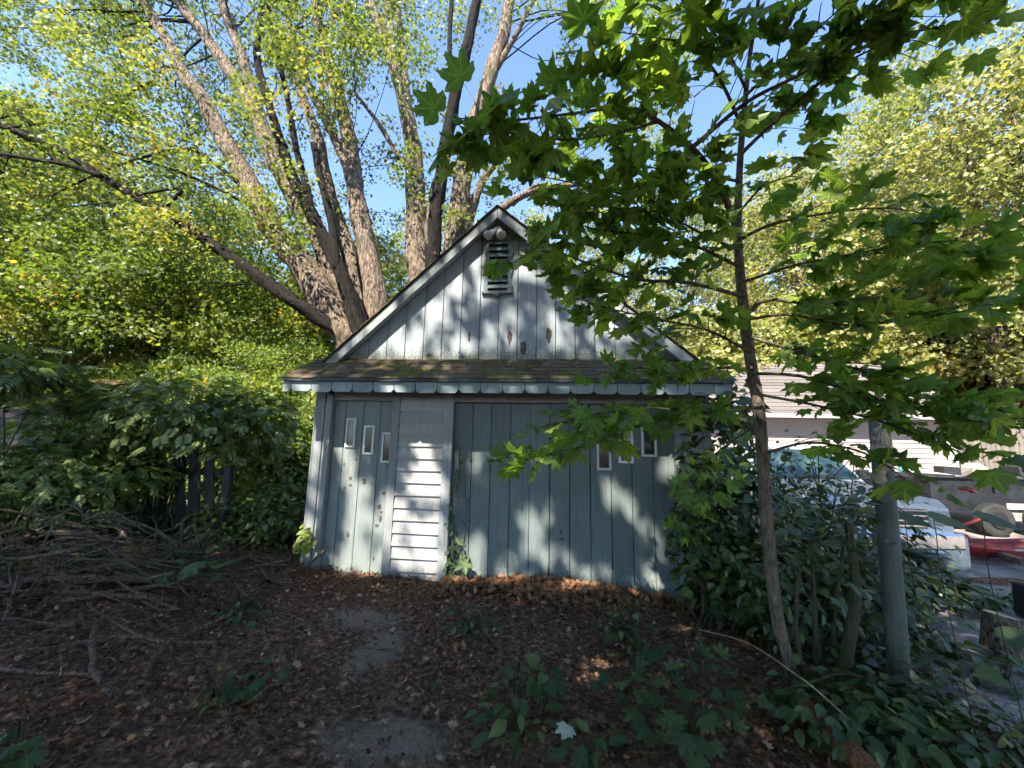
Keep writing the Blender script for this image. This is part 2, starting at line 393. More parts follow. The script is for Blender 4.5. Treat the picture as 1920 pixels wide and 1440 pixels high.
def board(name, mat, parent, x0, x1, y0, y1, z0, z1, bevel=0.004):
    return Acc().box(x0, x1, y0, y1, z0, z1).obj(name, mat, parent, bevel=bevel)

def catmull(pts, n=6):
    P = np.asarray(pts, float)
    if len(P) < 3: 
        t = np.linspace(0, 1, n + 1)[:, None]; return P[0] * (1 - t) + P[-1] * t
    Q = np.vstack([2 * P[0] - P[1], P, 2 * P[-1] - P[-2]]); out = []
    for i in range(1, len(Q) - 2):
        p0, p1, p2, p3 = Q[i - 1], Q[i], Q[i + 1], Q[i + 2]
        for t in np.linspace(0, 1, n, endpoint=False):
            out.append(0.5 * (2 * p1 + (p2 - p0) * t + (2 * p0 - 5 * p1 + 4 * p2 - p3) * t * t + (3 * p1 - p0 - 3 * p2 + p3) * t ** 3))
    out.append(Q[-2]); return np.array(out)

# ---- leaves
def tri_fan(outline, centre):
    V = np.vstack([[centre], outline]); n = len(outline)
    return V, np.array([(0, 1 + i, 1 + (i + 1) % n) for i in range(n)])
KITE = (np.array([(0, 0, 0), (0.42, 0.45, 0.07), (0, 1, -0.06), (-0.42, 0.45, 0.07)], float), np.array([(0, 1, 2), (0, 2, 3)]))
OVAL = (np.array([(0, 0, 0), (0.24, 0.25, 0.06), (0.25, 0.6, 0.05), (0, 1, -0.12), (-0.25, 0.6, 0.05), (-0.24, 0.25, 0.06), (0, 0.5, -0.01)], float),
        np.array([(0, 1, 6), (1, 2, 6), (2, 3, 6), (3, 4, 6), (4, 5, 6), (5, 0, 6)]))
HEART = (np.array([(0, 0, 0), (0.2, -0.1, 0.03), (0.42, 0.1, 0.07), (0.40, 0.42, 0.06), (0.2, 0.75, 0.0), (0, 1.05, -0.14), (-0.2, 0.75, 0.0), (-0.40, 0.42, 0.06), (-0.42, 0.1, 0.07), (-0.2, -0.1, 0.03), (0, 0.45, -0.02)], float),
         np.array([(i, i + 1, 10) for i in range(9)] + [(9, 0, 10)]))
def maple_template(kind=0):
    half = [(0, 1.0), (6, 0.84), (10, 0.86), (14, 0.70), (20, 0.64), (26, 0.58), (31, 0.60), (36, 0.76), (40, 0.80), (45, 1.0), (51, 0.86), (56, 0.88), (60, 0.76),
            (67, 0.68), (74, 0.60), (80, 0.64), (86, 0.80), (92, 0.84), (99, 0.72), (106, 0.70), (118, 0.58), (134, 0.50), (152, 0.40), (170, 0.20)]
    pts = [(a, r) for a, r in half] + [(-a, r) for a, r in reversed(half) if a > 0]
    o = []
    for i, (a, r) in enumerate(pts):
        t = math.radians(a); rr = r * (1 + 0.06 * math.sin(i * 2.3 + kind * 1.7))
        x, y = math.sin(t) * rr * 0.60, math.cos(t) * rr * 0.58
        z = (-0.55, -0.25, -0.75, 0.12)[kind] * (x * x + y * y) + (0.05, 0.09, 0.03, 0.07)[kind] * math.cos(math.radians(a) * 8) * rr + (0.14, -0.10, 0.05, -0.2)[kind] * x * (1 if kind % 2 else abs(x) * 2)
        o.append((x, y + 0.05, z))
    V, F = tri_fan(np.array(o), (0, 0.05, -0.0))
    pet = np.array([(-0.008, 0.0, 0), (0.008, 0.0, 0), (0.0, -0.5, -0.10)])
    F = np.vstack([F, [[len(V), len(V) + 1, len(V) + 2]]]); V = np.vstack([V, pet])
    V[:, 1] += 0.5; V[:, 2] += 0.1
    return V, F
MAPLES = [maple_template(k) for k in range(4)]
STAR = (np.array([(0, 0, 0), (0.2, 0.12, 0.03), (0.5, 0.28, 0.0), (0.26, 0.45, 0.04), (0.36, 0.78, 0), (0.12, 0.66, 0.03), (0, 1.02, -0.08),
                  (-0.12, 0.66, 0.03), (-0.36, 0.78, 0), (-0.26, 0.45, 0.04), (-0.5, 0.28, 0), (-0.2, 0.12, 0.03)], float),
        np.array([(0, 1, 11), (1, 2, 3), (1, 3, 9), (1, 9, 11), (9, 10, 11), (3, 4, 5), (3, 5, 7), (3, 7, 9), (7, 8, 9), (5, 6, 7)]))

def frames(nrm, yaw=None, dirs=None, r=rng):
    n = len(nrm); nrm = nrm / (np.linalg.norm(nrm, axis=1)[:, None] + 1e-9)
    if dirs is None: dirs = r.normal(size=(n, 3))
    d = dirs - nrm * np.sum(dirs * nrm, axis=1)[:, None]; d /= np.linalg.norm(d, axis=1)[:, None] + 1e-9
    x = np.cross(d, nrm)
    return np.stack([x, d, nrm], axis=2)                   # columns: leaf x, leaf y (tip), leaf z
def leaf_arrays(tmpl, P, Fm, size):
    V, F = tmpl
    vv = np.einsum('nij,kj->nki', Fm, V) * size[:, None, None] + P[:, None, :]
    k = len(V); ff = F[None] + (np.arange(len(P)) * k)[:, None, None]
    return vv.reshape(-1, 3), ff.reshape(-1, 3)
def tri_mesh(name, parts, mat):
    """parts: list of (verts, tris, tint per tri[, flat leaf coordinates per vert])"""
    vs, fs, ts, us = [], [], [], []; n = 0
    for q in parts:
        v, f, t = q[:3]; us.append(q[3] if len(q) > 3 else v[:, :2])
        vs.append(v); fs.append(f + n); ts.append(t); n += len(v)
    v = np.vstack(vs).astype(np.float32); f = np.vstack(fs).astype(np.int32); t = np.concatenate(ts).astype(np.float32)
    me = bpy.data.meshes.new(name)
    me.vertices.add(len(v)); me.vertices.foreach_set('co', v.ravel())
    me.loops.add(len(f) * 3); me.loops.foreach_set('vertex_index', f.ravel())
    me.polygons.add(len(f)); me.polygons.foreach_set('loop_start', np.arange(len(f), dtype=np.int32) * 3)
    a = me.attributes.new('tint', 'FLOAT', 'FACE'); a.data.foreach_set('value', t)
    ul = me.uv_layers.new(name='UVMap'); ul.data.foreach_set('uv', np.vstack(us).astype(np.float32)[f.ravel()].ravel())
    me.update(calc_edges=True)
    me.materials.append(M[mat] if isinstance(mat, str) else mat)
    return me
def leaves(name, tmpl, P, size, mat, parent=None, up=0.6, tint=None, nrm=None, dirs=None):
    P = np.asarray(P, float); n = len(P)
    if nrm is None:
        nrm = rng.normal(size=(n, 3)); nrm /= np.linalg.norm(nrm, axis=1)[:, None]; nrm = nrm * (1 - up) + np.array([0, 0, up])
    Fm = frames(nrm, dirs=dirs)
    sz = np.broadcast_to(np.asarray(size, float), (n,)) * rng.uniform(0.55, 1.4, n)
    if tint is None: tint = rng.uniform(0, 1, n)
    v, f = leaf_arrays(tmpl, P, Fm, sz)
    me = tri_mesh(name, [(v, f, np.repeat(tint, len(tmpl[1])))], mat)
    o = bpy.data.objects.new(name, me)
    return link(o, parent)
def ball(n, r=rng, shell=0.0):
    d = r.normal(size=(n, 3)); d /= np.linalg.norm(d, axis=1)[:, None]
    return d * (shell + (1 - shell) * r.uniform(0, 1, n) ** (1 / 3))[:, None]
def clusters(C, rad, per):
    """leaf positions round cluster centres plus a tint that drifts from cluster to cluster"""
    C = np.asarray(C, float); k = len(C); per = int(per)
    rad = np.broadcast_to(np.asarray(rad, float), (k, 3))
    P = np.repeat(C, per, axis=0) + ball(k * per) * np.repeat(rad * rng.uniform(0.7, 1.35, (k, 1)), per, axis=0)
    t = np.repeat(rng.uniform(0.0, 0.65, k), per) + rng.uniform(0, 0.38, k * per)
    return P, t
def leaf_mesh(name, tmpl, mat, tint):
    V, F = tmpl; return tri_mesh(name, [(V, F, np.full(len(F), tint))], mat)
def leaf_obj(name, me, P, Fm, size, parent):
    o = bpy.data.objects.new(name, me)
    m = Matrix([[Fm[r][c] * size for c in range(3)] + [P[r]] for r in range(3)] + [[0, 0, 0, 1]])
    link(o, parent); o.matrix_basis = m
    return o
MAPLE_MESH = [leaf_mesh('leaf', MAPLES[k % 4], 'leaf_maple', t) for k, t in enumerate((0.05, 0.3, 0.45, 0.55, 0.65, 0.8, 0.9, 0.2))]
DRY_MESH = [leaf_mesh('fallen_leaf', MAPLES[k % 4], 'dry', t) for k, t in enumerate((0.05, 0.3, 0.5, 0.65, 0.8, 0.97))]
WEED_MESH = [leaf_mesh('leaf', MAPLES[k % 4], 'leaf_weed', t) for k, t in enumerate((0.1, 0.4, 0.6, 0.85))]
HEART_MESH = [leaf_mesh('leaf', HEART, 'leaf_weed', t) for t in (0.1, 0.35, 0.6, 0.9)]
OVAL_MESH = [leaf_mesh('leaf', OVAL, 'leaf_weed', t) for t in (0.1, 0.35, 0.6, 0.9)]

# ================================================================== THE SETTING
def build_ground():
    xs = np.concatenate([np.linspace(-260, -14, 14), np.linspace(-13, -6, 15), np.arange(-5.6, 4.6, 0.07), np.linspace(4.8, 14, 24), np.linspace(15, 260, 14)])
    ys = np.concatenate([np.linspace(-200, -8, 10), np.linspace(-7, -4.2, 8), np.arange(-4.0, 1.0, 0.07), np.linspace(1.2, 16, 36), np.linspace(18, 320, 14)])
    X, Y = np.meshgrid(xs, ys); Z = H(X, Y)
    near = np.exp(-((X + 0.3) / 5) ** 2) * (Y < 1.2)
    r = np.random.default_rng(3)
    Z = Z + near * (0.022 * np.sin(X * 2.1 + 1.3 * np.sin(Y * 1.7)) * np.cos(Y * 2.7 + X) + r.normal(0, 0.007, X.shape))
    Z = Z + 0.09 * np.exp(-((Y + 0.12) / 0.16) ** 2) * np.exp(-((X - 0.1) / 0.75) ** 2) * (0.8 + 0.4 * np.sin(X * 9))
    nx, ny = len(xs), len(ys)
    V = np.stack([X, Y, Z], -1).reshape(-1, 3)
    F = [(j * nx + i, j * nx + i + 1, (j + 1) * nx + i + 1, (j + 1) * nx + i) for j in range(ny - 1) for i in range(nx - 1)]
    o = Acc().add(V, F).obj('ground', 'soil', smooth=True)
    return tag(o, 'dark bare soil strewn with leaf mould in front of the shed', None, None, 'structure')
build_ground()
def build_drive():
    xs = np.linspace(0, 1, 14); ys = np.linspace(-4.2, 9.5, 40); V = []; r = np.random.default_rng(5)
    for y in ys:
        x0 = 2.75 + 0.25 * math.sin(y * 1.3) + 0.15 * math.sin(y * 3.1) + 0.06 * max(0, y); x1 = 16
        for t in xs:
            x = x0 + (x1 - x0) * t ** 1.6
            V.append((x, y, float(H(x, y)) + 0.012 + 0.01 * r.normal() * (t > 0)))
    F = [(j * 14 + i, j * 14 + i + 1, (j + 1) * 14 + i + 1, (j + 1) * 14 + i) for j in range(39) for i in range(13)]
    o = Acc().add(V, F).obj('driveway', 'gravel', smooth=True)
    tag(o, 'pinkish grey gravel driveway beside the shed', None, None, 'structure')
build_drive()

# ================================================================== THE SHED
XL, XR, XA, ZA = -2.855, 1.79, -0.65, 4.50
ZG = 2.58                                     # foot of the gable
SL_L = (ZA - 2.463) / (XA + 2.784); SL_R = (ZA - 2.491) / (1.707 - XA)
def roofz(x): return ZA - (XA - x) * SL_L if x < XA else ZA - (x - XA) * SL_R
shed = thing('shed', 'small weathered pale blue gabled garden shed with two doors and scalloped eave', 'shed', ((XL + XR) / 2, 0, 0))
# body walls (sides and back)
wl = Acc().box(XL + 0.02, XL + 0.06, 0.1, 6.0, -0.1, 2.3).obj('side_wall', 'siding', shed)
wr = Acc().box(XR - 0.06, XR - 0.02, 0.1, 6.0, -0.25, 2.3).obj('side_wall', 'siding', shed)
Acc().prism([(XL + 0.03, -0.2), (XR - 0.03, -0.2), (XR - 0.03, 2.3), (XA, ZA - 0.15), (XL + 0.03, 2.3)], 5.94, 6.0).obj('back_wall', 'siding', shed)
for i in range(15):                            # side clapboards, seen edge on at the corners
    z = -0.02 + i * 0.143
    for side, w in ((XL + 0.02, wl), (XR - 0.02, wr)):
        s = -1 if side < 0 else 1
        Acc().add([(side, 0.06, z), (side + s * 0.022, 0.06, z), (side + s * 0.004, 0.06, z + 0.15), (side, 0.06, z + 0.15),
                   (side, 5.98, z), (side + s * 0.022, 5.98, z), (side + s * 0.004, 5.98, z + 0.15), (side, 5.98, z + 0.15)],
                  [(0, 1, 2, 3), (7, 6, 5, 4), (0, 4, 5, 1), (1, 5, 6, 2), (2, 6, 7, 3), (3, 7, 4, 0)]).obj('clapboard', 'siding', w)
# dark backing behind the front boards
Acc().box(XL + 0.07, XR - 0.07, 0.12, 0.14, -0.2, 2.5).obj('lining', 'dark', shed)
# gable boards
gable = part('gable_wall', shed, (XA, 0, ZG))
Acc().prism([(-2.62, ZG - 0.1), (1.55, ZG - 0.1), (XA, ZA - 0.12)], 0.02, 0.05).obj('lining', 'dark', gable)
x = -2.722; pitch = 0.2335; r = np.random.default_rng(11)
while x < 1.6:
    x0, x1 = x + 0.004, x + pitch - 0.004
    top = lambda q: roofz(q) - 0.12
    z0 = ZG - 0.06
    pts = [(x0, z0), (x1, z0)]
    tr, tl = top(x1), top(x0)
    if max(tr, tl) > z0 + 0.04:
        if x0 < XA < x1: poly = [(x0, z0), (x1, z0), (x1, tr), (XA, ZA - 0.12), (x0, tl)]
        elif tl < z0:
            xi = XA - (ZA - 0.12 - z0) / SL_L; poly = [(xi, z0), (x1, z0), (x1, tr)]
        elif tr < z0:
            xi = XA + (ZA - 0.12 - z0) / SL_R; poly = [(x0, z0), (xi, z0), (x0, tl)]
        else: poly = [(x0, z0), (x1, z0), (x1, tr), (x0, tl)]
        dy = r.normal(0, 0.0015)
        Acc().prism(poly, -0.002 + dy, 0.02 + dy).obj('board', 'gable', gable, bevel=0.003)
    x += pitch
# bare patches where the paint has come off, a hair proud of the boards
def ragged(cx, cy, w, h, seed):
    rr = np.random.default_rng(seed); p = []
    for k in range(14):
        a = 2 * math.pi * k / 14
        q = 0.62 + 0.5 * rr.random()
        p.append((cx + w / 2 * q * math.cos(a), cy + h / 2 * q * math.sin(a)))
    return p
for (px, py, w, h) in ((880, 632, 6, 20), (956, 633, 10, 32), (981, 652, 13, 34), (1029, 627, 11, 34), (804, 667, 11, 10)):
    c = at(px, py, 0); k = pxm(c)
    Acc().prism(ragged(c[0], c[2], w * k, h * k, px), -0.0075, 0.0).obj('peeled_patch', 'peel', gable)
# rake boards
def strip(p, q, w, y0, y1, name, mat, parent):
    (xa, za), (xb, zb) = p, q
    return Acc().prism([(xa, za), (xb, zb), (xb, zb - w), (xa, za - w)], y0, y1).obj(name, mat, parent, bevel=0.004)
RO = -0.125
fl, fr_ = -2.80, 1.73
strip((XA - 0.002, ZA - 0.012), (fl, roofz(fl) - 0.012), 0.145, RO - 0.022, RO, 'rake_board', 'rake', shed)
strip((XA + 0.002, ZA - 0.012), (fr_, roofz(fr_) - 0.012), 0.145, RO - 0.022, RO, 'rake_board', 'rake', shed)
strip((XA - 0.002, ZA - 0.10), (fl + 0.1, roofz(fl + 0.1) - 0.10), 0.022, RO + 0.001, -0.004, 'soffit', 'gable', shed)
strip((XA + 0.002, ZA - 0.10), (fr_ - 0.1, roofz(fr_ - 0.1) - 0.10), 0.022, RO + 0.001, -0.004, 'soffit', 'gable', shed)
# main roof
roof = part('roof', shed, (XA, 3, ZA))
EL, ER = -3.0, 1.90
Acc().prism([(XA, ZA), (EL, roofz(EL)), (EL, roofz(EL) - 0.012), (XA, ZA - 0.014)], RO - 0.03, 6.15).obj('roof_deck', 'drip', roof)
Acc().prism([(XA, ZA), (ER, roofz(ER)), (ER, roofz(ER) - 0.012), (XA, ZA - 0.014)], RO - 0.03, 6.15).obj('roof_deck', 'drip', roof)
def slope_course(side, k):
    e = EL if side < 0 else ER
    n = 20
    xa = XA + (e - XA) * (k + 1.12) / n; xb = XA + (e - XA) * k / n
    if abs(xa - XA) > abs(e - XA) + 0.04: xa = e + 0.02 * side
    A = Acc(); rr = np.random.default_rng(500 + k + side)
    y = RO - 0.05
    while y < 6.15:                          # tabs of one course, seen only from the verge
        w = 0.3; j = rr.normal(0, 0.006)
        A.add([(xa, y, roofz(xa) + 0.020 + j * 0.5), (xb, y, roofz(xb) + 0.008), (xb, y + w - 0.01, roofz(xb) + 0.008), (xa, y + w - 0.01, roofz(xa) + 0.020),
               (xa, y, roofz(xa) + 0.006), (xa, y + w - 0.01, roofz(xa) + 0.006), (xb, y, roofz(xb) + 0.001)],
              [(0, 1, 2, 3), (4, 0, 3, 5), (4, 6, 1, 0)])
        y += w
    return A
for s in (-1, 1):
    for k in range(20):
        slope_course(s, k).obj('shingle_course', 'shingle', roof)
# pent roof over the doors
pent = part('pent_roof', shed, (-0.5, -0.25, 2.4))
YE, ZE, XE0, XE1 = -0.50, 2.262, -3.0, 1.866
def pz(y): return ZG - (0 - y) * (ZG - ZE) / (0 - YE)
Acc().add([(XE0, YE, ZE - 0.03), (XE1, YE, ZE - 0.03), (1.80, 0.02, ZG - 0.03), (-2.93, 0.02, ZG - 0.03), (XE0, YE, ZE - 0.006), (XE1, YE, ZE - 0.006), (1.80, 0.02, ZG + 0.003), (-2.93, 0.02, ZG + 0.003)],
          [(3, 2, 1, 0), (4, 5, 6, 7), (0, 1, 5, 4), (1, 2, 6, 5), (2, 3, 7, 6), (3, 0, 4, 7)]).obj('roof_deck', 'drip', pent)
rr = np.random.default_rng(21); NC = 6
for k in range(NC):
    ya = YE - 0.03 + (0.53) * k / NC; yb = ya + 0.53 / NC * 1.25
    x = XE0 - 0.01 - rr.random() * 0.12; lim0 = XE0 + 0.02 * k - 0.012; lim1 = XE1 - 0.02 * k + 0.012
    while x < lim1:
        w = 0.172 + rr.normal(0, 0.004)
        a, b = max(x, lim0), min(x + w - 0.007, lim1)
        if b - a > 0.02:
            j = rr.normal(0, 0.004); lift = 0.012 + abs(rr.normal(0, 0.003)); ya2 = ya + rr.normal(0, 0.006)
            zb = pz(min(yb, 0)) + 0.004; za = pz(ya2) + lift
            Acc().add([(a, ya2, za), (b, ya2, za + j * 0.5), (b, yb, zb), (a, yb, zb), (a, ya2, za - 0.010), (b, ya2, za - 0.010 + j * 0.5)],
                      [(0, 1, 2, 3), (4, 5, 1, 0), (4, 0, 3), (1, 5, 2)]).obj('shingle', 'shingle', pent)
        x += w
# drip edge and fascia
Acc().box(XE0 - 0.005, XE1 + 0.005, YE - 0.022, YE + 0.01, ZE - 0.052, ZE - 0.008).obj('drip_edge', 'drip', pent, bevel=0.005)
Acc().box(XE0 + 0.02, XE1 - 0.02, YE + 0.035, YE + 0.055, ZE - 0.150, ZE - 0.035).obj('fascia', 'drip', pent)
Acc().add([(XE0 + 0.02, YE + 0.056, ZE - 0.10), (XE1 - 0.02, YE + 0.056, ZE - 0.10), (XE1 - 0.05, 0.0, ZE - 0.085), (XE0 + 0.05, 0.0, ZE - 0.085)], [(0, 1, 2, 3)]).obj('soffit', 'trim', pent)
# scalloped valance
x = XE0 + 0.005 - 0.14; sp = 0.2405; rr = np.random.default_rng(4)
while x < XE1 - 0.02:
    a, b = max(x + 0.003, XE0 + 0.006), min(x + sp - 0.003, XE1 - 0.004)
    t, bt = ZE - 0.054, ZE - 0.168 + rr.normal(0, 0.002); c = 0.030
    poly = [(a, t), (b, t)]
    poly += [(b, bt + c), (b - c, bt)] if b - a > 0.15 or b > 1.6 else [(b, bt + c), (b - c * 0.9, bt)]
    poly += [(a + c, bt), (a, bt + c)] if b - a > 0.15 else [(a, bt)]
    dy = rr.normal(0, 0.0015)
    Acc().prism(poly, YE + 0.012 + dy, YE + 0.033 + dy).obj('scallop', 'scallop', pent, bevel=0.002)
    x += sp
# corner boards, jambs, headers
front = part('front_frame', shed, (XL, 0, 0))
board('corner_board', 'trim', front, XL, XL + 0.105, -0.022, 0.10, -0.06, 2.22)
board('corner_board', 'trim', front, XL - 0.022, XL - 0.001, -0.022, 0.12, -0.06, 2.20)
board('jamb', 'trim', front, -2.712, -2.648, -0.034, 0.10, -0.03, 2.12)
board('filler_board', 'siding', front, XL + 0.107, -2.714, -0.008, 0.06, -0.05, 2.14)
board('jamb', 'trim', front, -1.888, -1.792, -0.03, 0.10, -0.04, 2.2)
board('jamb', 'trim', front, -1.243, -1.130, -0.03, 0.10, -0.07, 2.2)
board('header', 'trim', front, -2.646, -1.890, -0.018, 0.10, 2.052, 2.2)
board('header', 'trim', front, -1.128, 1.424, -0.018, 0.10, 2.045, 2.2)
board('jamb', 'trim', front, 1.426, 1.53, -0.03, 0.10, -0.18, 2.2)
board('corner_board', 'trim', front, XR - 0.07, XR + 0.02, -0.026, 0.10, -0.22, 2.2)
board('sill', 'timber', front, -2.72, -1.84, -0.10, 0.06, -0.06, 0.022)
for (x0, x1, zb) in ((-1.790, -1.245, -0.04), (1.532, XR - 0.072, -0.19)):       # clapboard panels
    z = zb; k = 0; rr = np.random.default_rng(int(abs(x0) * 100))
    while z < 2.19:
        h = 0.141 + rr.normal(0, 0.002); zt = min(z + h + 0.012, 2.2); j = rr.normal(0, 0.0025)
        Acc().add([(x0, -0.026, z + j), (x1, -0.026, z - j), (x1, 0.0, zt), (x0, 0.0, zt), (x0, 0.02, z + j), (x1, 0.02, z - j), (x1, 0.02, zt), (x0, 0.02, zt)],
                  [(0, 1, 2, 3), (7, 6, 5, 4), (0, 4, 5, 1), (3, 2, 6, 7), (0, 3, 7, 4), (1, 5, 6, 2)]).obj('clapboard', 'siding', front)
        z += h
# side door
sd = part('side_door', shed, (-2.26, 0.05, 0))
edges = [-2.644, -2.505, -2.275, -2.055, -1.890]; rr = np.random.default_rng(8)
for a, b in zip(edges[:-1], edges[1:]):
    dy = rr.normal(0, 0.0015); board('plank', 'door', sd, a + 0.003, b - 0.003, 0.045 + dy, 0.075 + dy, 0.026 + abs(rr.normal(0, 0.006)), 2.048, 0.003)
def window(px0, px1, py0, py1, Yp, parent):
    A_ = at(px0, py1, Yp); B_ = at(px1, py0, Yp); x0, z0, x1, z1 = A_[0], A_[2], B_[0], B_[2]
    t = 0.025; fr = Acc()
    fr.box(x0, x1, Yp - 0.020, Yp + 0.003, z0, z0 + t).box(x0, x1, Yp - 0.020, Yp + 0.003, z1 - t, z1)
    fr.box(x0, x0 + t, Yp - 0.0199, Yp + 0.003, z0 + t, z1 - t).box(x1 - t, x1, Yp - 0.0199, Yp + 0.003, z0 + t, z1 - t)
    fr.obj('window_frame', 'frame', parent)
    Acc().box(x0 + t, x1 - t, Yp - 0.0085, Yp - 0.0035, z0 + t, z1 - t).obj('pane', 'pane', parent)
for q in ((647, 670, 784, 838), (680, 704, 798, 852), (714, 738, 811, 867)): window(*q, 0.043, sd)
for (px, py, w, h, s) in ((657, 897, 7, 8, 1), (683, 903, 10, 14, 2), (711, 950, 10, 10, 3), (713, 972, 6, 14, 4), (706, 985, 9, 6, 5), (652, 1003, 7, 12, 6), (646, 915, 4, 5, 7), (719, 925, 8, 6, 8),
                          (668, 862, 4, 6, 9), (645, 870, 3, 6, 10), (701, 892, 3, 4, 12), (700, 1048, 3, 8, 13), (657, 910, 5, 5, 14), (697, 905, 4, 3, 15), (715, 960, 5, 5, 16), (728, 875, 6, 9, 17)):
    c = at(px, py, 0.04); k = pxm(c)
    Acc().prism(ragged(c[0], c[2], w * k, h * k, s), 0.0395, 0.05).obj('peeled_patch', 'peel', sd)
# big door
bd = part('garage_door', shed, (0.14, 0.06, 0))
ed = [-1.126, -0.905, -0.675, -0.446, -0.215, 0.017, 0.249, 0.482, 0.716, 0.950, 1.183, 1.424]
for i, (a, b) in enumerate(zip(ed[:-1], ed[1:])):
    dy = rr.normal(0, 0.002); zb = -0.02 - 0.035 * max(0, (a + 0.6)) + rr.normal(0, 0.006)
    if i == 4:                                   # board with a split at the foot
        Acc().prism([(a + 0.003, zb), (b - 0.035, zb), (b - 0.004, zb + 0.27), (b - 0.003, 2.04), (a + 0.003, 2.04)], 0.05 + dy, 0.08 + dy).obj('plank', 'bigdoor', bd, bevel=0.003)
    else:
        g1, g2 = 0.002 + 0.004 * rr.random(2); e1, e2 = rr.normal(0, 0.0025, 2)
        Acc().prism([(a + g1, zb), (b - g2, zb + rr.normal(0, 0.006)), (b - g2 + e1 * 0.5, 2.04), (a + g1 + e2 * 0.5, 2.04)], 0.05 + dy * 1.8, 0.08 + dy).obj('plank', 'bigdoor', bd, bevel=0.003)
for q in ((1119, 1145, 812, 881), (1160, 1186, 798, 868), (1203, 1229, 788, 856)): window(*q, 0.048, bd)
for (px, py, s) in ((883, 865, 3), (925, 866, 5), (935, 906, 4)):
    c = at(px, py, 0.048); k = pxm(c)
    Acc().prism(ragged(c[0], c[2], 5 * k, 8 * k, s), 0.0455, 0.055).obj('knot_hole', 'dark', bd)
c = at(1052, 1000, 0.045)
Acc().box(c[0] - 0.03, c[0] + 0.035, 0.03, 0.052, c[2] - 0.07, c[2] - 0.05).box(c[0] - 0.012, c[0] + 0.012, 0.035, 0.053, c[2] - 0.0, c[2] + 0.035).obj('latch', 'black', bd)
# louvered vent with shaped frame
vent = part('vent', shed, (-0.645, 0, 3.75))
lx0, lx1, lz0, lz1 = -0.762, -0.518, 3.45, 4.10
Acc().box(lx0 - 0.01, lx1 + 0.01, -0.008, -0.003, lz0, lz1 + 0.12).obj('vent_back', 'dark', vent)
for s, xin in ((-1, lx0), (1, lx1)):              # wavy edged stiles with a scroll at the top
    zs = np.linspace(lz0 - 0.02, lz1 + 0.05, 30); poly = [(xin, z) for z in zs]
    out = []
    for z in zs:
        t = (z - zs[0]) / (zs[-1] - zs[0])
        w = 0.052 + 0.013 * math.sin(t * 19) + (0.035 * max(0, (t - 0.9) / 0.1))
        out.append((xin + s * w, z))
    poly = poly + out[::-1]
    Acc().prism(poly if s < 0 else poly[::-1], -0.035, -0.006).obj('vent_stile', 'louver', vent)
    th = np.linspace(-0.4, 4.6, 16); cx = xin + s * 0.098; cz = lz1 + 0.055
    pts = [(cx + s * -0.032 * math.cos(a) * (1 - a * 0.1), -0.025, cz + 0.03 * math.sin(a) * (1 - a * 0.1)) for a in th]
    Acc().tube(pts, 0.0085, 6).obj('scroll', 'louver', vent, smooth=True)
Acc().prism([(lx0 - 0.075, lz0 - 0.02), (lx0 - 0.075, lz0 - 0.052), (-0.70, lz0 - 0.062), (-0.642, lz0 - 0.092), (-0.58, lz0 - 0.062), (lx1 + 0.075, lz0 - 0.052), (lx1 + 0.075, lz0 - 0.02)], -0.045, -0.006).obj('vent_sill', 'louver', vent, bevel=0.004)
Acc().prism([(lx0, lz1), (lx1, lz1), (lx1, lz1 + 0.16), (lx0, lz1 + 0.16)], -0.03, -0.0085).obj('vent_head', 'louver', vent)
for k in range(8):
    z = lz0 + 0.012 + k * 0.083
    Acc().add([(lx0, -0.048, z), (lx1, -0.048, z), (lx1, -0.009, z + 0.058), (lx0, -0.009, z + 0.058), (lx0, -0.048, z + 0.014), (lx1, -0.048, z + 0.014), (lx1, -0.009, z + 0.072), (lx0, -0.009, z + 0.072)],
              [(0, 3, 2, 1), (4, 5, 6, 7), (0, 1, 5, 4), (3, 7, 6, 2), (0, 4, 7, 3), (1, 2, 6, 5)]).obj('slat', 'louver', vent)
# twin floodlight in the gable peak
fl_o = thing('floodlight', 'old white twin-head floodlight fixed under the gable peak above the vent', 'floodlight', (-0.65, -0.03, 4.22))
def lathe(A, base, axis, prof, sides=12):
    axis = np.asarray(axis, float) / np.linalg.norm(axis); pts = [np.asarray(base) + axis * d for d, _ in prof]
    return A.tube(pts, [r for _, r in prof], sides)
lathe(Acc(), (-0.655, -0.032, 4.235), (0, -1, 0.0), [(0, 0.055), (0.02, 0.055), (0.035, 0.04), (0.04, 0.01)]).obj('base', 'lamp_white', fl_o, smooth=True)
for (bx, ax) in ((-0.675, (-0.55, -0.55, -0.8)), (-0.635, (0.25, -0.6, -0.8))):
    h = lathe(Acc(), (bx, -0.065, 4.235), ax, [(0, 0.022), (0.05, 0.026), (0.075, 0.036), (0.12, 0.042), (0.13, 0.044)]).obj('lamp_head', 'lamp_white', fl_o, smooth=True)
    e = np.array([bx, -0.065, 4.235]) + np.array(ax) / np.linalg.norm(ax) * 0.125
    lathe(Acc(), e, ax, [(0, 0.040), (0.03, 0.056), (0.055, 0.062), (0.07, 0.055), (0.078, 0.02)]).obj('lens', 'lamp_glass', h, smooth=True)

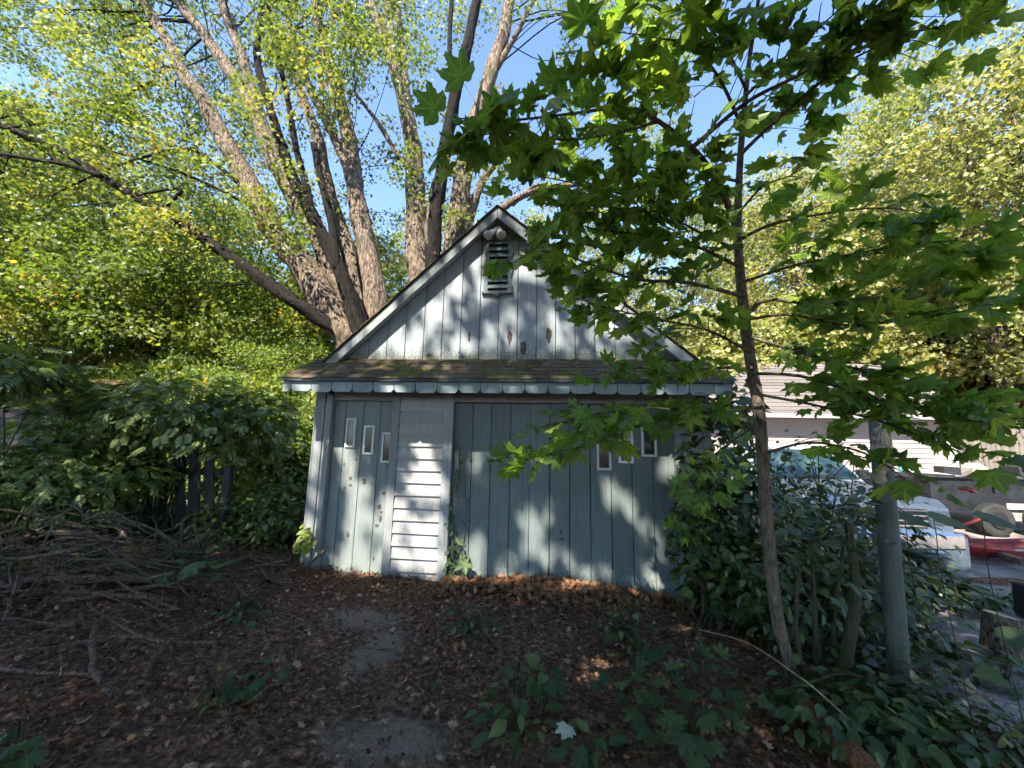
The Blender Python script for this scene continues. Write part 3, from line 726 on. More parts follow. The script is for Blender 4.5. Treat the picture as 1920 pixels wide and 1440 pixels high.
# ================================================================== OLD MAPLES BEHIND THE SHED
def stem_pts(pl, Y0, Y1, w0, w1, n=7):
    k = len(pl); P = []; W = []
    for i, (x, y) in enumerate(pl):
        t = i / (k - 1); p = at(x, y, Y0 + (Y1 - Y0) * t); P.append(np.append(p, (w0 + (w1 - w0) * t) * pxw(p) / 2 * 0.88))
    C = catmull(np.array(P), n); return C[:, :3], C[:, 3]
def add_twigs(A, S, C, r0=0.03, seed=0, sides=5):
    """limbs from the nearest fitting stem point S (n,4) to each leaf-cluster centre C"""
    r = np.random.default_rng(seed); use = np.zeros(len(S))
    for c in C:
        d = np.linalg.norm(S[:, :3] - c, axis=1) + 0.9 * np.maximum(0, S[:, 2] - c[2] + 0.3)
        i = int(np.argmin(d + r.uniform(0, 0.6, len(d)) + use)); use += 0.9 * np.exp(-(np.linalg.norm(S[:, :3] - S[i, :3], axis=1) / 0.35) ** 2); s = S[i, :3]; L = np.linalg.norm(c - s)
        if L < 0.2: continue
        m1 = s + (c - s) * 0.35 + np.array([0, 0, 0.10 * L]) + r.normal(0, 0.06 * L, 3); m2 = s + (c - s) * 0.72 + np.array([0, 0, 0.07 * L]) + r.normal(0, 0.05 * L, 3)
        q = min(r0 * (0.25 + 0.12 * L), S[i, 3] * 0.5)
        P = catmull([s, m1, m2, c], 4); A.tube(P, np.linspace(q, 0.004, len(P)), sides, cap=False)
STEMS_L = [  # picture polyline from the root up, depth from/to, width from/to (picture pixels), bark
    ([(690, 720), (660, 640), (615, 575), (560, 490), (510, 425), (457, 327), (420, 263), (387, 197), (347, 143), (312, 73), (267, 0), (225, -90)], 6.6, 5.6, 78, 24, 'bark'),
    ([(705, 720), (680, 620), (640, 540), (595, 440), (525, 320), (500, 263), (467, 187), (423, 123), (377, 57), (337, 10), (290, -70)], 6.9, 7.2, 62, 24, 'bark'),
    ([(560, 390), (520, 300), (482, 205), (455, 110), (425, 30), (405, -50)], 7.4, 8.4, 40, 22, 'bark'),
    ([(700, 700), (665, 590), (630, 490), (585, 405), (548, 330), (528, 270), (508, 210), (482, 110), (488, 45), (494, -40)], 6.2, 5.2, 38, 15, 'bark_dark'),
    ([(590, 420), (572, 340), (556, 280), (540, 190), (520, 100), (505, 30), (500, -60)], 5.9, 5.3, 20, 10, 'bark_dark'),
    ([(715, 720), (706, 590), (695, 500), (678, 420), (663, 330), (650, 235), (625, 150), (600, 60), (585, -40)], 7.0, 7.8, 58, 22, 'bark'),
    ([(658, 340), (640, 285), (607, 217), (572, 145), (545, 70), (530, -30)], 7.3, 8.4, 26, 16, 'bark'),
    ([(700, 650), (668, 520), (640, 433), (613, 350), (598, 265), (572, 195), (545, 120)], 7.4, 8.2, 44, 20, 'bark'),
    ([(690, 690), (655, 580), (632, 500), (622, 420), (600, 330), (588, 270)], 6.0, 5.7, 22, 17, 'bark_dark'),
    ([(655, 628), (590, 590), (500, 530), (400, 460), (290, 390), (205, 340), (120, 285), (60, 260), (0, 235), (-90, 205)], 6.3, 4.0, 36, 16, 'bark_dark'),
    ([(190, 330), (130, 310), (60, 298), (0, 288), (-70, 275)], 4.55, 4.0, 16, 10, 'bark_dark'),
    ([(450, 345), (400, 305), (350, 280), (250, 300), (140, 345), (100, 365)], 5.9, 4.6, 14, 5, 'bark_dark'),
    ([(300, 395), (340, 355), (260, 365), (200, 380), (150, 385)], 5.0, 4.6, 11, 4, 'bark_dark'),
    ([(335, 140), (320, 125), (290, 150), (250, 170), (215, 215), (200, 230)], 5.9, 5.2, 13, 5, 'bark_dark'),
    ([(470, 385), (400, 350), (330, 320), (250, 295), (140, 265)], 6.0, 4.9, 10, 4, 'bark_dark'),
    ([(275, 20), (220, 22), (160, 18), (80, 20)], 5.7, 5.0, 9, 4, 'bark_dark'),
]
STEMS_R = [
    ([(800, 700), (790, 560), (783, 470), (780, 400), (778, 320), (772, 260), (752, 170), (730, 90), (700, 20), (685, -50)], 8.0, 8.6, 60, 22, 'bark'),
    ([(775, 270), (745, 150), (735, 80), (728, 20), (725, -60)], 8.2, 8.0, 26, 18, 'bark'),
    ([(765, 230), (757, 130), (750, 60), (740, -30)], 8.4, 9.2, 26, 18, 'bark'),
    ([(775, 330), (745, 290), (715, 240), (690, 205), (665, 175)], 8.0, 7.2, 15, 8, 'bark'),
    ([(825, 700), (812, 520), (815, 420), (828, 320), (843, 235), (855, 170), (875, 90), (892, 10), (905, -70)], 7.2, 6.2, 36, 26, 'bark_dark'),
    ([(852, 185), (845, 140), (843, 70), (847, 0), (850, -60)], 6.7, 6.4, 15, 13, 'bark_dark'),
    ([(845, 700), (850, 520), (858, 420), (866, 345), (880, 260), (905, 190), (925, 120), (945, 60), (955, 0), (965, -70)], 8.4, 8.8, 52, 28, 'bark'),
    ([(865, 520), (880, 410), (905, 340), (935, 300)], 8.4, 7.8, 26, 15, 'bark'),
    ([(860, 500), (905, 420), (950, 385), (985, 365), (1040, 350), (1100, 345)], 8.2, 7.2, 22, 10, 'bark'),
    ([(960, 385), (1000, 350), (1035, 345)], 7.9, 7.4, 10, 6, 'bark'),
    ([(935, 300), (960, 285), (1010, 272), (1060, 268)], 7.8, 7.0, 12, 6, 'bark'),
    ([(930, 130), (965, 70), (990, 20), (1010, -20)], 8.7, 8.2, 18, 10, 'bark'),
    ([(870, 470), (960, 455), (1030, 420), (1110, 380), (1200, 400)], 8.0, 6.8, 16, 7, 'bark'),
    ([(815, 480), (800, 440), (806, 380), (812, 340)], 6.9, 6.7, 12, 7, 'bark'),
]
def old_maple(name, label, stems, base, extra, nclus, per, seed, leafsize=0.115):
    t = thing(name, label, 'tree', base)
    by = {}
    S = []
    for i, (pl, Y0, Y1, w0, w1, mat) in enumerate(stems):
        P, R = stem_pts(pl, Y0, Y1, w0, w1, 12 if w0 > 20 else 7)
        n = 20 if w0 > 20 else 9
        first = (i == 0)
        A = Acc(); A.tube(P, R, n if not first else 24, rough=0.13 if w0 > 20 else 0.06, seed=seed + i)
        if pl[0][1] >= 690:                       # carry the stem on down into the root flare
            q = P[0]; g = np.array([base[0] + (q[0] - base[0]) * 0.5, base[1] + (q[1] - base[1]) * 0.5, float(H(base[0], base[1])) - 0.15])
            A.tube(catmull([g, (g + q) / 2 + (P[0] - P[3]) * 0.05, q], 4), np.linspace(R[0] * 1.25, R[0], 9), n, rough=0.08, seed=seed + 50 + i)
        A.obj('trunk' if first else 'stem', mat, t, smooth=True)
        S.append(np.c_[P, R])
    S = np.vstack(S)
    C = extra(np.random.default_rng(seed + 9), nclus)
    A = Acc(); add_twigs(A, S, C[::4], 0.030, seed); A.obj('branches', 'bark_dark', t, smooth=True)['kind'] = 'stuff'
    P, tt = clusters(C, (0.75, 0.75, 0.42), per)
    leaves('crown', STAR, P, leafsize, 'leaf_crown', t, up=0.45, tint=tt)
    return t
def spread_L(r, n):
    out = []
    while len(out) < n:
        px, py = r.uniform(-260, 760), r.uniform(-330, 620)
        dens = 0.95 if (py < 300 and px < 480) else (0.7 if py < 120 else (0.42 if px < 480 else 0.25))
        if 20 < px < 150 and 90 < py < 190: dens *= 0.35          # open sky at the upper left
        if px > 560 and py > 150: dens *= 0.35
        if len(out) % 16 == 0: out.append(at(r.uniform(470, 740), r.uniform(-150, 190), r.uniform(4.6, 6.2))); out.append(at(r.uniform(100, 560), r.uniform(150, 500), r.uniform(4.8, 6.0)))
        if r.random() < dens: out.append(at(px, py, r.uniform(4.2, 10.5) if px < 300 else r.uniform(8.5, 12.5)))
    return np.array(out)
def spread_R(r, n):
    out = []
    while len(out) < n:
        px, py = r.uniform(600, 1330), r.uniform(-330, 430)
        dens = 0.7 if py < 60 else 0.45
        if 800 < px < 1180 and 40 < py < 290: dens *= 0.30
        if r.random() < dens: out.append(at(px, py, r.uniform(6.0, 12)))
    return np.array(out)
bL = at(690, 720, 6.6); bR = at(812, 700, 7.9)
old_maple('maple_tree', 'huge many-stemmed maple fanning out behind the shed roof, left of the peak', STEMS_L, (bL[0], bL[1], float(H(bL[0], bL[1]))), spread_L, 1120, 110, 100, 0.115)
old_maple('maple_tree', 'tall pale-barked maple rising straight behind the shed peak with ivy-like leaf tufts', STEMS_R, (bR[0], bR[1], float(H(bR[0], bR[1]))), spread_R, 260, 120, 200, 0.115)

# ================================================================== WOODS AROUND
def make_tree(seed, h, cr, cz0, n_cl, per, leaf, mat, trunk_r, rad, bark='bark', bend=0.3, tmpl=KITE):
    r = np.random.default_rng(seed)
    A = Acc(); n = 9
    P = np.array([(bend * math.sin(i * 0.5 + seed) * i / n, bend * math.cos(i * 0.4 + seed) * i / n, h * 0.86 * i / (n - 1)) for i in range(n)]); P[0] = (0, 0, -0.3)
    P = catmull(P, 3); R = np.linspace(trunk_r, trunk_r * 0.15, len(P)); A.tube(P, R, 9, rough=0.06, seed=seed)
    C = []
    while len(C) < n_cl:
        p = r.uniform(-1, 1, 3)
        if np.linalg.norm(p) > 1: continue
        if np.linalg.norm(p) < 0.35 and r.random() < 0.7: continue
        zz = cz0 + (h - cz0) * (p[2] * 0.5 + 0.5)
        C.append((p[0] * cr * r.uniform(0.8, 1.15), p[1] * cr * r.uniform(0.8, 1.15), zz))
    C = np.array(C)
    add_twigs(A, np.c_[P, R], C, 0.03 * h / 10, seed, 4)
    Pl, tt = clusters(C, rad, per)
    return A, Pl, tt, leaf, mat, bark, tmpl
class Proto:
    def __init__(self, *a, **k):
        A, Pl, tt, leaf, mat, bark, tmpl = make_tree(*a, **k)
        self.h = a[1]
        o = A.obj('trunk', bark, None, smooth=True); self.trunk = o.data; COL.objects.unlink(o); bpy.data.objects.remove(o)
        o = leaves('crown', tmpl, Pl, leaf, mat, None, up=0.28, tint=tt); self.crown = o.data; COL.objects.unlink(o); bpy.data.objects.remove(o)
    def place(self, name, label, loc, s, rz, group, cat='tree', sxy=None):
        t = thing(name, label, cat, loc, group); t.rotation_euler = (0, 0, rz); k = sxy if sxy else s; t.scale = (k, k, s)
        for nm, me in (('trunk', self.trunk), ('crown', self.crown)):
            o = bpy.data.objects.new(nm, me); COL.objects.link(o); o.parent = t
        return t
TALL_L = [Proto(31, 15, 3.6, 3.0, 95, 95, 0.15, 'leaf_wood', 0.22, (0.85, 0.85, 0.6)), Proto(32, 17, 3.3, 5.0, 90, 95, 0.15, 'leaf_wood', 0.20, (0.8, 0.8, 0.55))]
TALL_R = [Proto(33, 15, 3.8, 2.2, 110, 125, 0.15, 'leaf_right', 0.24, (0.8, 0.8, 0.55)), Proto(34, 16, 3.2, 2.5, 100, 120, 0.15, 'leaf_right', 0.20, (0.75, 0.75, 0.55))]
UNDER = [Proto(35, 6, 2.0, 2.5, 34, 125, 0.115, 'leaf_wood', 0.07, (0.8, 0.8, 0.40), 'bark_sap', 0.35), Proto(36, 5, 1.8, 2.0, 34, 125, 0.115, 'leaf_wood', 0.055, (0.75, 0.75, 0.42), 'bark_sap', 0.4),
         Proto(39, 5, 1.9, 0.8, 40, 260, 0.13, 'leaf_right', 0.05, (0.7, 0.7, 0.35), 'bark_dark', 0.4)]
SHRUB = [Proto(37, 2.2, 1.3, 0.15, 34, 240, 0.10, 'leaf_wood', 0.03, (0.5, 0.5, 0.25), 'bark_dark', 0.2), Proto(38, 2.4, 1.4, 0.1, 34, 240, 0.10, 'leaf_right', 0.03, (0.5, 0.5, 0.3), 'bark_dark', 0.2)]
def by_px(proto, name, label, px, Y, top, group, rz=None, cat='tree', wide=None):
    b = at(px, 840, Y); x = b[0]; g = float(H(x, Y)); ht = at(px, top, Y)[2] - g
    proto.place(name, label, (x, Y, g), ht / proto.h, random.uniform(0, 6.28) if rz is None else rz, group, cat, wide)
ORDW = ['first', 'second', 'third', 'fourth', 'fifth', 'sixth', 'seventh', 'eighth', 'ninth', 'tenth', 'eleventh', 'twelfth', 'thirteenth', 'fourteenth', 'fifteenth', 'sixteenth', 'seventeenth', 'eighteenth']
def ORD(px, l): return ORDW[sorted(l).index(px)]
for i, (px, Y, top) in enumerate([(-260, 7, 160), (-60, 12, 220), (130, 15, 270), (300, 18, 330), (440, 21, 360), (570, 19, 400), (680, 24, 400), (-450, 4.5, 150), (20, 21, 260), (230, 26, 320), (-160, 17, 230), (380, 30, 360)]):
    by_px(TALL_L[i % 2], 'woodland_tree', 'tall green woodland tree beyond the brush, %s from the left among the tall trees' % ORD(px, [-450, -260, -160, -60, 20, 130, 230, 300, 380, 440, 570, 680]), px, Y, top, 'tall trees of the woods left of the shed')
for i, (px, Y, top) in enumerate([(90, 6.5, 440), (205, 8.0, 470), (300, 9.5, 480), (400, 8.5, 520), (490, 10, 500), (555, 9, 560), (-60, 6, 420), (350, 13, 430), (150, 12, 430), (610, 13, 470), (530, 6.5, 640), (440, 6.0, 640), (20, 11, 400)]):
    by_px(UNDER[i % 2], 'understory_tree', 'thin-stemmed young tree in the undergrowth left of the shed, %s from the left' % ORD(px, [90, 205, 300, 400, 490, 555, -60, 350, 150, 610, 530, 440, 20]), px, Y, top, 'young trees of the undergrowth left of the shed')
for i, (pl, Y, w, lab) in enumerate((([(285, 760), (275, 640), (262, 560), (250, 470)], 9.0, 15, 'leaning slim trunk deep in the woods left of the old maple'), ([(296, 760), (287, 650), (272, 540), (268, 430)], 9.4, 13, 'second slim trunk beside the leaning one in the woods'),
        ([(97, 740), (96, 660), (80, 600), (70, 560)], 7.0, 10, 'forked dark stem at the left of the woods'), ([(202, 740), (200, 640), (185, 560), (150, 510)], 7.4, 8, 'thin dark stem bending left in the woods'), ([(142, 740), (140, 650), (137, 600)], 7.6, 6, 'short straight stem in the left woods'),
        ([(472, 740), (471, 640), (470, 590)], 8.6, 7, 'thin straight stem near the shed roof'), ([(505, 730), (508, 650), (510, 610)], 9.0, 6, 'thinner stem close to the shed eave'), ([(414, 740), (412, 660), (405, 600)], 9.2, 7, 'thin stem between the slim trunks and the shed'))):
    P = [at(x, y, Y) for x, y in pl]; P[0][2] = float(H(P[0][0], Y)) - 0.1; C_ = catmull(P, 5); k = pxw(P[1]) / 2
    t = thing('slim_tree', lab, 'tree', tuple(P[0])); Acc().tube(C_, np.linspace(w * k, w * k * 0.6, len(C_)), 8, rough=0.05, seed=i).obj('trunk', 'bark_sap' if i > 1 else 'bark', t, smooth=True)
    Cc = C_[-1] + ball(5, np.random.default_rng(i)) * np.array([0.9, 0.9, 0.5]) + np.array([0, 0, 0.3]); Pl, tt = clusters(Cc, (0.6, 0.6, 0.3), 60); leaves('crown', KITE, Pl, 0.11, 'leaf_wood', t, up=0.5, tint=tt)
for i, (px, Y, top) in enumerate([(470, 4.5, 700), (545, 5.0, 705), (420, 5.6, 690), (360, 6.5, 670), (250, 7.5, 660), (130, 7.0, 680), (510, 7.5, 660), (570, 7.6, 660), (40, 6.4, 690), (-60, 5.5, 700), (300, 5.0, 730), (560, 3.2, 760), (-30, 10, 640), (60, 12, 650), (125, 10.5, 650), (190, 13, 650), (-110, 8, 640), (-180, 5.5, 660)]):
    by_px(SHRUB[0], 'understory_shrub', 'low sunlit shrub on the woodland floor left of the shed, %s from the left' % ORD(px, [470, 545, 420, 360, 250, 130, 510, 570, 40, -60, 300, 560, -30, 60, 125, 190, -110, -180]), px, Y, top, 'low shrubs of the woods left of the shed', cat='shrub', wide=1.0)
RT = [(1060, 20, 410, 'sunlit tree seen through leaves just right of the shed peak'), (1180, 24, 380, 'sunlit tree behind the sapling branches above the right shed roof'), (1310, 19, 400, 'sunlit tree rising behind the sapling trunk'),
      (1430, 22, 330, 'yellow-green tree whose rounded top meets open sky right of the sapling trunk'), (1540, 18, 285, 'yellow-green tree with twin crown tops against the sky'), (1640, 20, 225, 'tall yellow-green tree standing over the beige garage'),
      (1740, 17, 200, 'tall pale green tree right of the utility pole'), (1830, 19, 150, 'tall tree with a pale crest near the right edge'), (1900, 12, 60, 'tall darker tree at the right edge, its crown reaching the sky'),
      (2010, 10, 20, 'dark tree cut by the right edge of the picture'), (1500, 29, 330, 'distant tree between the utility pole and the sapling'), (1700, 30, 300, 'distant tree behind the wires'), (2080, 16, 120, 'tree cut off at the right behind the fence'),
      (880, 24, 400, 'distant sunlit tree between the two old maples'), (770, 27, 380, 'distant sunlit tree showing between the stems of the left maple'), (980, 28, 380, 'distant sunlit tree behind the branches right of the peak')]
for i, (px, Y, top, lab) in enumerate(RT):
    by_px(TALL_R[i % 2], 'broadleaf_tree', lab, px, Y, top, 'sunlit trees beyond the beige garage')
for i, (px, Y, top) in enumerate([(1480, 15.5, 560), (1560, 14.5, 600), (1700, 15, 560), (1790, 15.5, 590), (1880, 15, 560), (1640, 16, 540), (1400, 14, 580), (1950, 13.5, 500), (1850, 17, 500), (1300, 13, 560)]):
    by_px(UNDER[2], 'understory_tree', 'bushy yellow-green young tree behind the beige garage, %s from the left' % ORD(px, [1480, 1560, 1700, 1790, 1880, 1640, 1400, 1950, 1850, 1300]), px, Y, top, 'young trees behind the beige garage')
for i, (px, Y, top) in enumerate([(1330, 11, 690), (1260, 12, 680), (1400, 13, 700), (1850, 12.5, 760), (1930, 11.5, 780), (1180, 12, 640), (1080, 12, 600)]):
    by_px(SHRUB[1], 'understory_shrub', 'low sunlit shrub behind the shed and garage, %s from the left' % ORD(px, [1330, 1260, 1400, 1850, 1930, 1180, 1080]), px, Y, top, 'low shrubs behind the shed and garage', cat='shrub', wide=1.0)
k = 0
for a in np.linspace(-82, 82, 27):               # far edge of the woods
    for rad in ((44,) if a < 0 else (40, 52)):
        aa = math.radians(a + random.uniform(-2, 2)); x, y = rad * math.sin(aa), CAM[1] + rad * math.cos(aa)
        p = (TALL_L if a < -5 else TALL_R)[k % 2]; k += 1
        p.place('distant_tree', 'distant tree at the far edge of the woods', (x, y, float(H(x, y)) - 0.2), random.uniform(0.75, 1.0), random.uniform(0, 6.28), 'far edge of the woods', 'tree', 1.15)

# ================================================================== SHADE TREES BEHIND THE CAMERA
for i, a in enumerate(np.linspace(100, 260, 15)):      # unseen trees added to hold back sky light from the shed front
    for rad, sc in ((17.0, 0.92),):
        aa = math.radians(a + 5 * (rad > 20)); x, y = rad * math.sin(aa), -2 + rad * math.cos(aa)
        TALL_L[i % 2].place('sky_screen_tree', 'unseen tree added behind the camera to dim sky light on the shed', (x, y, 0), sc, random.uniform(0, 6.28), 'unseen trees added to dim the sky light', 'tree', 1.2)
LIT = [  # sun flecks on the front of the shed: picture x, y, half width, half height, turn
    (890, 487, 20, 18, 0), (862, 520, 26, 14, 0.5), (905, 540, 14, 20, 0), (858, 545, 20, 20, 0), (775, 650, 26, 18, 0), (745, 612, 26, 14, -.5), (705, 652, 22, 10, 0), (812, 600, 22, 14, .4), (845, 640, 25, 12, .3), (940, 605, 20, 16, .3),
    (888, 643, 16, 10, 0), (925, 655, 22, 9, .4), (965, 600, 16, 20, 0), (1072, 530, 16, 12, 0), (1090, 582, 30, 9, .5), (1048, 630, 18, 12, 0), (1140, 600, 22, 26, 0), (1180, 612, 18, 12, 0), (985, 505, 12, 16, .3), (820, 570, 20, 9, .5), (1010, 585, 12, 9, 0),
    (740, 722, 24, 8, 0), (800, 724, 26, 8, 0), (965, 722, 36, 8, 0), (1060, 722, 44, 8, 0), (1095, 724, 24, 8, 0), (830, 688, 46, 9, .1), (700, 690, 30, 8, 0), (1000, 700, 24, 6, 0),
    (603, 800, 11, 40, 0), (592, 870, 12, 40, 0), (584, 960, 12, 40, 0), (578, 1030, 10, 24, 0), (636, 805, 9, 26, .3), (648, 850, 13, 24, .2), (655, 890, 13, 20, .3),
    (676, 905, 22, 16, .2), (662, 940, 24, 18, 0), (690, 968, 26, 24, 0), (650, 985, 18, 26, 0), (676, 1042, 26, 30, 0), (640, 1050, 20, 22, 0), (706, 1050, 20, 26, 0), (725, 1010, 14, 34, 0), (722, 930, 12, 18, 0),
    (790, 858, 18, 14, 0), (798, 893, 36, 20, .25), (815, 920, 34, 17, .1), (775, 915, 24, 14, 0), (748, 962, 22, 22, 0), (775, 985, 28, 14, 0), (760, 1050, 20, 26, 0), (800, 1060, 26, 26, 0), (820, 985, 14, 26, 0), (790, 1020, 30, 10, .2), (832, 1060, 10, 30, 0),
    (893, 838, 20, 12, 0), (932, 838, 20, 12, 0), (888, 868, 9, 9, 0),
    (880, 1015, 22, 20, .6), (905, 1050, 34, 30, .5), (940, 1075, 34, 28, .3), (990, 1005, 20, 34, -.5), (1012, 1035, 22, 20, .5), (1050, 1040, 24, 18, .4), (978, 965, 14, 16, -.4), (925, 985, 14, 12, .3), (1092, 1060, 20, 16, .6), (1020, 960, 10, 12, 0),
    (1158, 925, 17, 28, -.45), (1178, 955, 15, 20, -.3), (1138, 905, 14, 10, 0), (1208, 985, 10, 18, 0), (1235, 1005, 16, 16, 0), (1250, 870, 16, 30, -.6), (1225, 1065, 32, 16, .4), (1205, 1100, 34, 12, .3), (1110, 1100, 24, 10, .3), (1270, 1090, 22, 24, 0), (1130, 1075, 22, 12, .5), (1320, 1120, 20, 20, 0), (1300, 1040, 10, 30, 0),
    (930, 1108, 60, 10, 0), (1060, 1120, 60, 10, .1), (1170, 1125, 50, 9, 0), (860, 1098, 30, 8, 0), (1345, 1150, 20, 9, 0), (680, 1088, 40, 6, 0)]
ells = []
for (px, py, a, b, rt) in LIT:
    Yp = -0.5 if 700 < py < 735 else (-0.25 if 680 < py <= 705 else 0.0)
    c = at(px, py, Yp); k = pxm(c); s = (0 - c[1]) / SUN[1]; q = c + SUN * s
    ells.append((q[0], q[2], a * k * (0.9 if py < 720 else 1.0) + 0.04, b * k * (0.9 if py < 720 else 1.0) + 0.04, rt))
def spot(p, r):                                   # a gap that lets the sun reach point p
    p = np.asarray(p, float); q = p + SUN * ((0 - p[1]) / SUN[1]); ells.append((q[0], q[2], r, r, 0))
for (px, py, Y, r) in ((1215, 75, -3.0, 0.22), (1262, 70, -3.0, 0.2), (1450, 55, -3.05, 0.22), (1570, 50, -3.05, 0.2), (1240, 90, -3.0, .2), (1400, 120, -3.05, 0.07), (1000, 850, -2.7, 0.16), (1060, 855, -2.6, 0.12), (950, 870, -2.8, .10), (1190, 810, -2.2, 0.10), (1250, 840, -2.1, .1),
                       (1180, 690, -1.9, 0.16), (270, 800, 0.2, 0.14), (255, 825, 0.2, 0.12), (320, 830, 0.2, 0.15), (375, 835, 0.2, 0.18), (500, 740, 2.5, 0.5), (560, 790, 2.0, 0.35), (1080, 470, -2.4, .1), (1500, 480, -2.6, .12),
                       (1760, 1150, 0.2, 0.16), (1820, 1200, -0.4, 0.12), (1790, 1135, 0.3, 0.14), (1845, 1225, -.6, .10), (1660, 830, -1.6, .10), (575, 1010, -0.1, 0.16), (1640, 1040, 1.0, .3)):
    spot(at(px, py, Y), r)
ells = np.array(ells)
def shade_keep(P, r, gable_thin=0.50):
    s = (0 - P[:, 1]) / SUN[1]; x = P[:, 0] + SUN[0] * s; z = P[:, 2] + SUN[2] * s
    keep = np.ones(len(P), bool)
    for cx, cz, a, b, rt in ells:
        dx, dz = x - cx, z - cz; c_, s_ = math.cos(-rt), math.sin(-rt)
        u = dx * c_ - dz * s_; w = dx * s_ + dz * c_
        keep &= (u / a) ** 2 + (w / b) ** 2 > 1
    g = (z > 2.45) & (r.random(len(P)) < gable_thin)
    return keep & ~g
def shade_tree(label, base, h, C, per, seed, leaf=0.14):
    r = np.random.default_rng(seed)
    t = thing('shade_tree', label, 'tree', base)
    A = Acc(); P = catmull([(base[0], base[1], -0.3), (base[0] + 0.2, base[1], h * 0.3), (base[0] - 0.1, base[1] - 0.2, h * 0.6), (base[0] + 0.2, base[1], h * 0.92)], 6)
    R = np.linspace(0.34, 0.05, len(P)); A.tube(P, R, 10, rough=0.08, seed=seed)
    A.obj('trunk', 'bark', t, smooth=True)
    Pl, tt = clusters(C, (1.15, 1.15, 0.7), per)
    k = shade_keep(Pl, r); Pl, tt = Pl[k], tt[k]
    leaves('crown', KITE, Pl, leaf, 'leaf_wood', t, up=0.2, tint=tt)
def shade_centres(n, x0, x1, seed, y0=-10.5, y1=-6.2):
    """crown filling the slab of air between the sun and the yard"""
    r = np.random.default_rng(seed); out = []
    while len(out) < n:
        y = r.uniform(y0, y1); x = r.uniform(x0, x1)
        lo = (-y - 4.6) * 1.18 + 0.6; hi = -y * 1.18 + 4.6
        z = r.uniform(max(lo, 3.2), hi); out.append((x, y, z))
    return np.array(out)
shade_tree('leafy maple out of view behind the camera, shading the yard and the shed front', (-4.2, -9.5, 0), 15, shade_centres(240, -6.8, -1.2, 61), 190, 61)
shade_tree('leafy maple out of view behind the camera on the driveway side', (1.2, -10.2, 0), 15, shade_centres(210, -1.4, 3.6, 62), 180, 62)
shade_tree('leafy tree out of view far left, shading the brush pile and fence', (-9.5, -8.0, 0), 13, shade_centres(90, -11.5, -6.2, 63), 220, 63)

# ================================================================== GARAGE, FENCE AND POLE IN THE BACK RIGHT
def beige_garage():
    Yf = 8.6
    gz = at(1793, 872, Yf)[2]
    p0 = at(1791, 868, Yf); xr = p0[0]; ze = at(1790, 786, Yf)[2]
    xl = xr - 7.6; zb = min(gz, float(H(xr, Yf))) - 0.3
    t = thing('garage', 'beige clapboard garage with hipped shingle roof and white gutter behind the parked pickup', 'garage', (xr - 3.8, Yf, zb))
    w = Acc().box(xl, xr, Yf + 0.03, Yf + 6, zb, ze).obj('wall', 'pinksiding', t)
    n = 16; h = (ze - zb) / n
    for i in range(n):
        z = zb + i * h
        Acc().add([(xl, Yf, z), (xr - 0.1, Yf, z), (xr - 0.1, Yf + 0.022, z + h), (xl, Yf + 0.022, z + h), (xl, Yf + 0.03, z), (xr - 0.1, Yf + 0.03, z)],
                  [(0, 1, 2, 3), (4, 5, 1, 0)]).obj('clapboard', 'pinksiding', w)
    board('corner_trim', 'white', t, xr - 0.1, xr + 0.03, Yf - 0.02, Yf + 0.12, zb, ze, 0.006)
    er, el, ef = xr + 0.45, xl - 0.45, Yf - 0.45
    zr = at(1650, 683, Yf + 2.9)[2]; a = (at(1655, 683, Yf + 2.9)[0]); yb = Yf + 6.3
    roof = Acc().add([(el, ef, ze + 0.03), (er, ef, ze + 0.03), (er, yb, ze + 0.03), (el, yb, ze + 0.03), (el + 2.6, Yf + 2.9, zr), (a, Yf + 2.9, zr)],
                     [(0, 1, 5, 4), (1, 2, 5), (2, 3, 4, 5), (3, 0, 4), (3, 2, 1, 0)]).obj('roof', 'farshingle', t)
    nc = 16
    for i in range(nc):                      # shingle courses on the slope that faces the yard
        u0, u1 = i / nc, (i + 1.15) / nc
        u1 = min(u1, 1)
        L = lambda u: np.array([el + 2.6 * u, ef + (Yf + 2.9 - ef) * u, ze + 0.03 + (zr - ze - 0.03) * u]); Rr = lambda u: np.array([er + (a - er) * u, ef + (Yf + 2.9 - ef) * u, ze + 0.03 + (zr - ze - 0.03) * u])
        up = np.array([0, -0.012, 0.026]); A_ = Acc()
        A_.add([L(u0) + up, Rr(u0) + up, Rr(u1) + up * 0.2, L(u1) + up * 0.2, L(u0), Rr(u0)], [(0, 1, 2, 3), (4, 5, 1, 0)]); A_.obj('shingle_course', 'farshingle', roof)
    Acc().prism_x([(ef - 0.06, ze - 0.06), (ef + 0.04, ze - 0.06), (ef + 0.04, ze + 0.05), (ef - 0.09, ze + 0.05)], el, er).obj('gutter', 'white', t, bevel=0.006)
    Acc().tube([(er - 0.4, ef, ze - 0.03), (er - 0.4, ef, ze - 0.16), (xr + 0.01, Yf - 0.05, ze - 0.3), (xr + 0.01, Yf - 0.05, zb)], 0.035, 6).obj('downspout', 'white', t)
    Acc().box(el, er, ef + 0.05, Yf, ze - 0.03, ze - 0.015).obj('soffit', 'white', t)
beige_garage()
